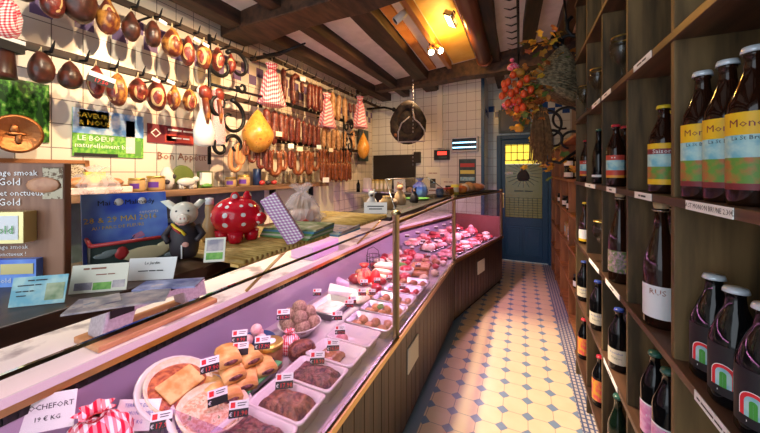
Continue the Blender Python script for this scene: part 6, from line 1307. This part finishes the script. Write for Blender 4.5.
def leaf(mb,p,s,m_,r):
    a=r.uniform(0,6.28); b_=r.uniform(-1,1); X=Matrix.Translation(p)@Matrix.Rotation(a,4,'Z')@Matrix.Rotation(b_,4,'X')@Matrix.Rotation(r.uniform(-1,1),4,'Y')
    vs=[(0,-.5*s,0),(.22*s,-.25*s,.05*s),(.5*s,-.1*s,0),(.25*s,.1*s,.05*s),(.3*s,.4*s,0),(0,.55*s,.06*s),(-.3*s,.4*s,0),(-.25*s,.1*s,.05*s),(-.5*s,-.1*s,0),(-.22*s,-.25*s,.05*s),(0,0,.08*s)]
    mb.add(vs,[(i,(i+1)%10,10) for i in range(10)],m_,False,X)
def spray(name,label,items,cat='dried flowers'):
    pass
r=random.Random(3)
g='orange physalis lanterns'
k=0
for (u,v) in [(513,75),(508,82),(505,89),(502,96),(508,103),(514,100),(516,91),(511,93),(520,84),(519,101),(523,107),(531,90),(524,94),(504,84),(517,109),(527,79)]:
    p=cpY(u,v,YP-.24-.06*r.random()); mb=MB(); mb.ell((0,0,0),(.025,.025,.031),'physalis',10,7,.06,k); mb.tube([(0,0,.036),(.005,0,.06)],.003,'straw',4); single('physalis_lantern',mb,'orange red paper lantern fruit, %s of the cluster spilling from the wicker horn'%ORD[k],'physalis',p,group=g); k+=1
t=T(); mb=MB()
for i in range(190): leaf(mb,(r.gauss(0,.075),r.gauss(0,.05),r.gauss(0,.10)),.065,r.choice(['leaf rust','leaf yellow','leaf rust','leaf green']),r)
t.p('leaves',mb); p=cpY(530,99,YP-.16); inst(t,'autumn_leaves','rust and yellow leaf cluster spilling from the wicker horn','leaves',p)
for (u,v,sx_,sz_,nn,lb) in ((548,42,.08,.05,26,'yellow and red leaf sprig above the wicker horn'),(566,62,.09,.05,34,'yellow green leaves along the top of the wicker horn'),(562,163,.10,.05,24,'dark green and yellow leaves behind the lower scroll'),(578,75,.05,.08,14,'rust leaves between horn and shelving')):
    mb=MB()
    for i in range(nn): leaf(mb,(r.gauss(0,sx_),r.gauss(0,.04),r.gauss(0,sz_)),.075,r.choice(['leaf yellow','leaf yellow','leaf rust','leaf green']),r)
    p=cpY(u,v); 
    if u==562: p=cpY(u,v,2.98)
    single('leaf_sprig',mb,lb,'leaves',p)['kind']='stuff'
t=T(); mb=MB()
for i in range(240):
    a=r.uniform(0,6.28); e=r.uniform(.01,.085); mb.tube([(e*.5*math.cos(a),e*.3*math.sin(a),.03),(e*.9*math.cos(a),e*.5*math.sin(a),-.15),(e*1.1*math.cos(a),e*.6*math.sin(a),-.30-r.uniform(0,.12))],[.004,.003,.002],'straw',4)
t.p('stalks',mb); mb=MB(); mb.lathe([(.022,-.03),(.026,-.05),(.022,-.07)],'leaf rust',seg=12,caps=False); t.p('binding',mb)
p=cpY(541,112,YP-.20); inst(t,'straw_broom','brown dried grass bunch hanging down before the blue door','dried grass',p,.2)
for i,(u,v,s_) in enumerate(((513,67,.045),(512,60,.02),(508,105,.05),(514,103,.045))):
    p=cpY(u,v,YP-.15); mb=MB(); mb.ell((0,0,0),(s_,s_*.8,s_*.8),'berry pink',12,8,.12,i); single('berry_cluster',mb,'pink white berry cluster, %s of the four around the lantern fruit'%['uppermost large','topmost tiny','lower left','lower right'][i],'berries',p)
mb=MB(); mb.ell((0,0,0),(.05,.045,.04),'leaf yellow',10,6,.2); single('yellow_flower',mb,'yellow dried flower at the mouth of the wicker horn','flower',cpY(518,73,YP-.2))
for i,(u,v,s_) in enumerate(((519,128,.045),(517,115,.035),(530,105,.03))): mb=MB(); mb.lathe([(0,-s_*.8),(s_*.6,-s_*.7),(s_,0),(s_*.6,s_*.7),(0,s_*.75)],'pumpkin',seg=14); mb.tube([(0,0,s_*.7),(.003,0,s_*1.1)],.004,'straw',5); single('small_gourd',mb,['lowest round orange gourd','small red orange gourd above the lowest one','small gourd among the rust leaves'][i],'gourd',cpY(u,v,YP-.05))
# iron bracket scrolls
t=T(); b0=cpY(560,130)
def sc2(uc,vc,rpx,a0,tr,grow=-.75):
    c=cpY(uc,vc); R_=rpx*mpp(c); n=26
    return [Vector((c.x+R_*(1+grow*i/n)*math.cos(a0+tr*i/n),YP,c.z+R_*(1+grow*i/n)*math.sin(a0+tr*i/n)))-b0 for i in range(n+1)]
for (uc,vc,rp,a0,tr,gr) in ((565,120,15,-PI*.15,PI*1.7,-.45),(546,125,15,PI*.75,-PI*1.35,-.2),(571,142,13,-PI*.1,PI*1.5,-.5),(553,140,10,PI*.6,-PI*1.6,-.6)):
    mb=MB(); pts=sc2(uc,vc,rp,a0,tr,gr); mb.tube(pts,[.013-.005*i/len(pts) for i in range(len(pts))],'iron',7); t.p('scroll',mb)
mb=MB(); mb.tube([cpY(535,158)-b0,cpY(560,163)-b0,cpY(592,140)-b0],.013,'iron',7); t.p('arm',mb); inst(t,'iron_bracket','black wrought iron bracket with curled scrolls under the wicker horn','bracket',b0)
t=T(); b0=cpY(560,30)
def tb_(pp,r_): 
    mb=MB(); mb.tube([cpY(u,v)-b0 for u,v in pp],r_,'iron',8); return mb
t.p('scroll',tb_([(572,17),(567,22),(567,30),(572,36),(582,36),(596,30)],.018)); t.p('scroll',tb_([(555,47),(558,40),(566,36),(576,35),(586,38),(596,42)],.016)); t.p('scroll',tb_([(556,33),(552,40),(556,48),(562,47),(562,40)],.020)); t.p('rod',tb_([(564,-5),(566,22)],.010))
inst(t,'iron_bracket','black wrought iron double curl holding the wicker horn near the ceiling','bracket',b0)
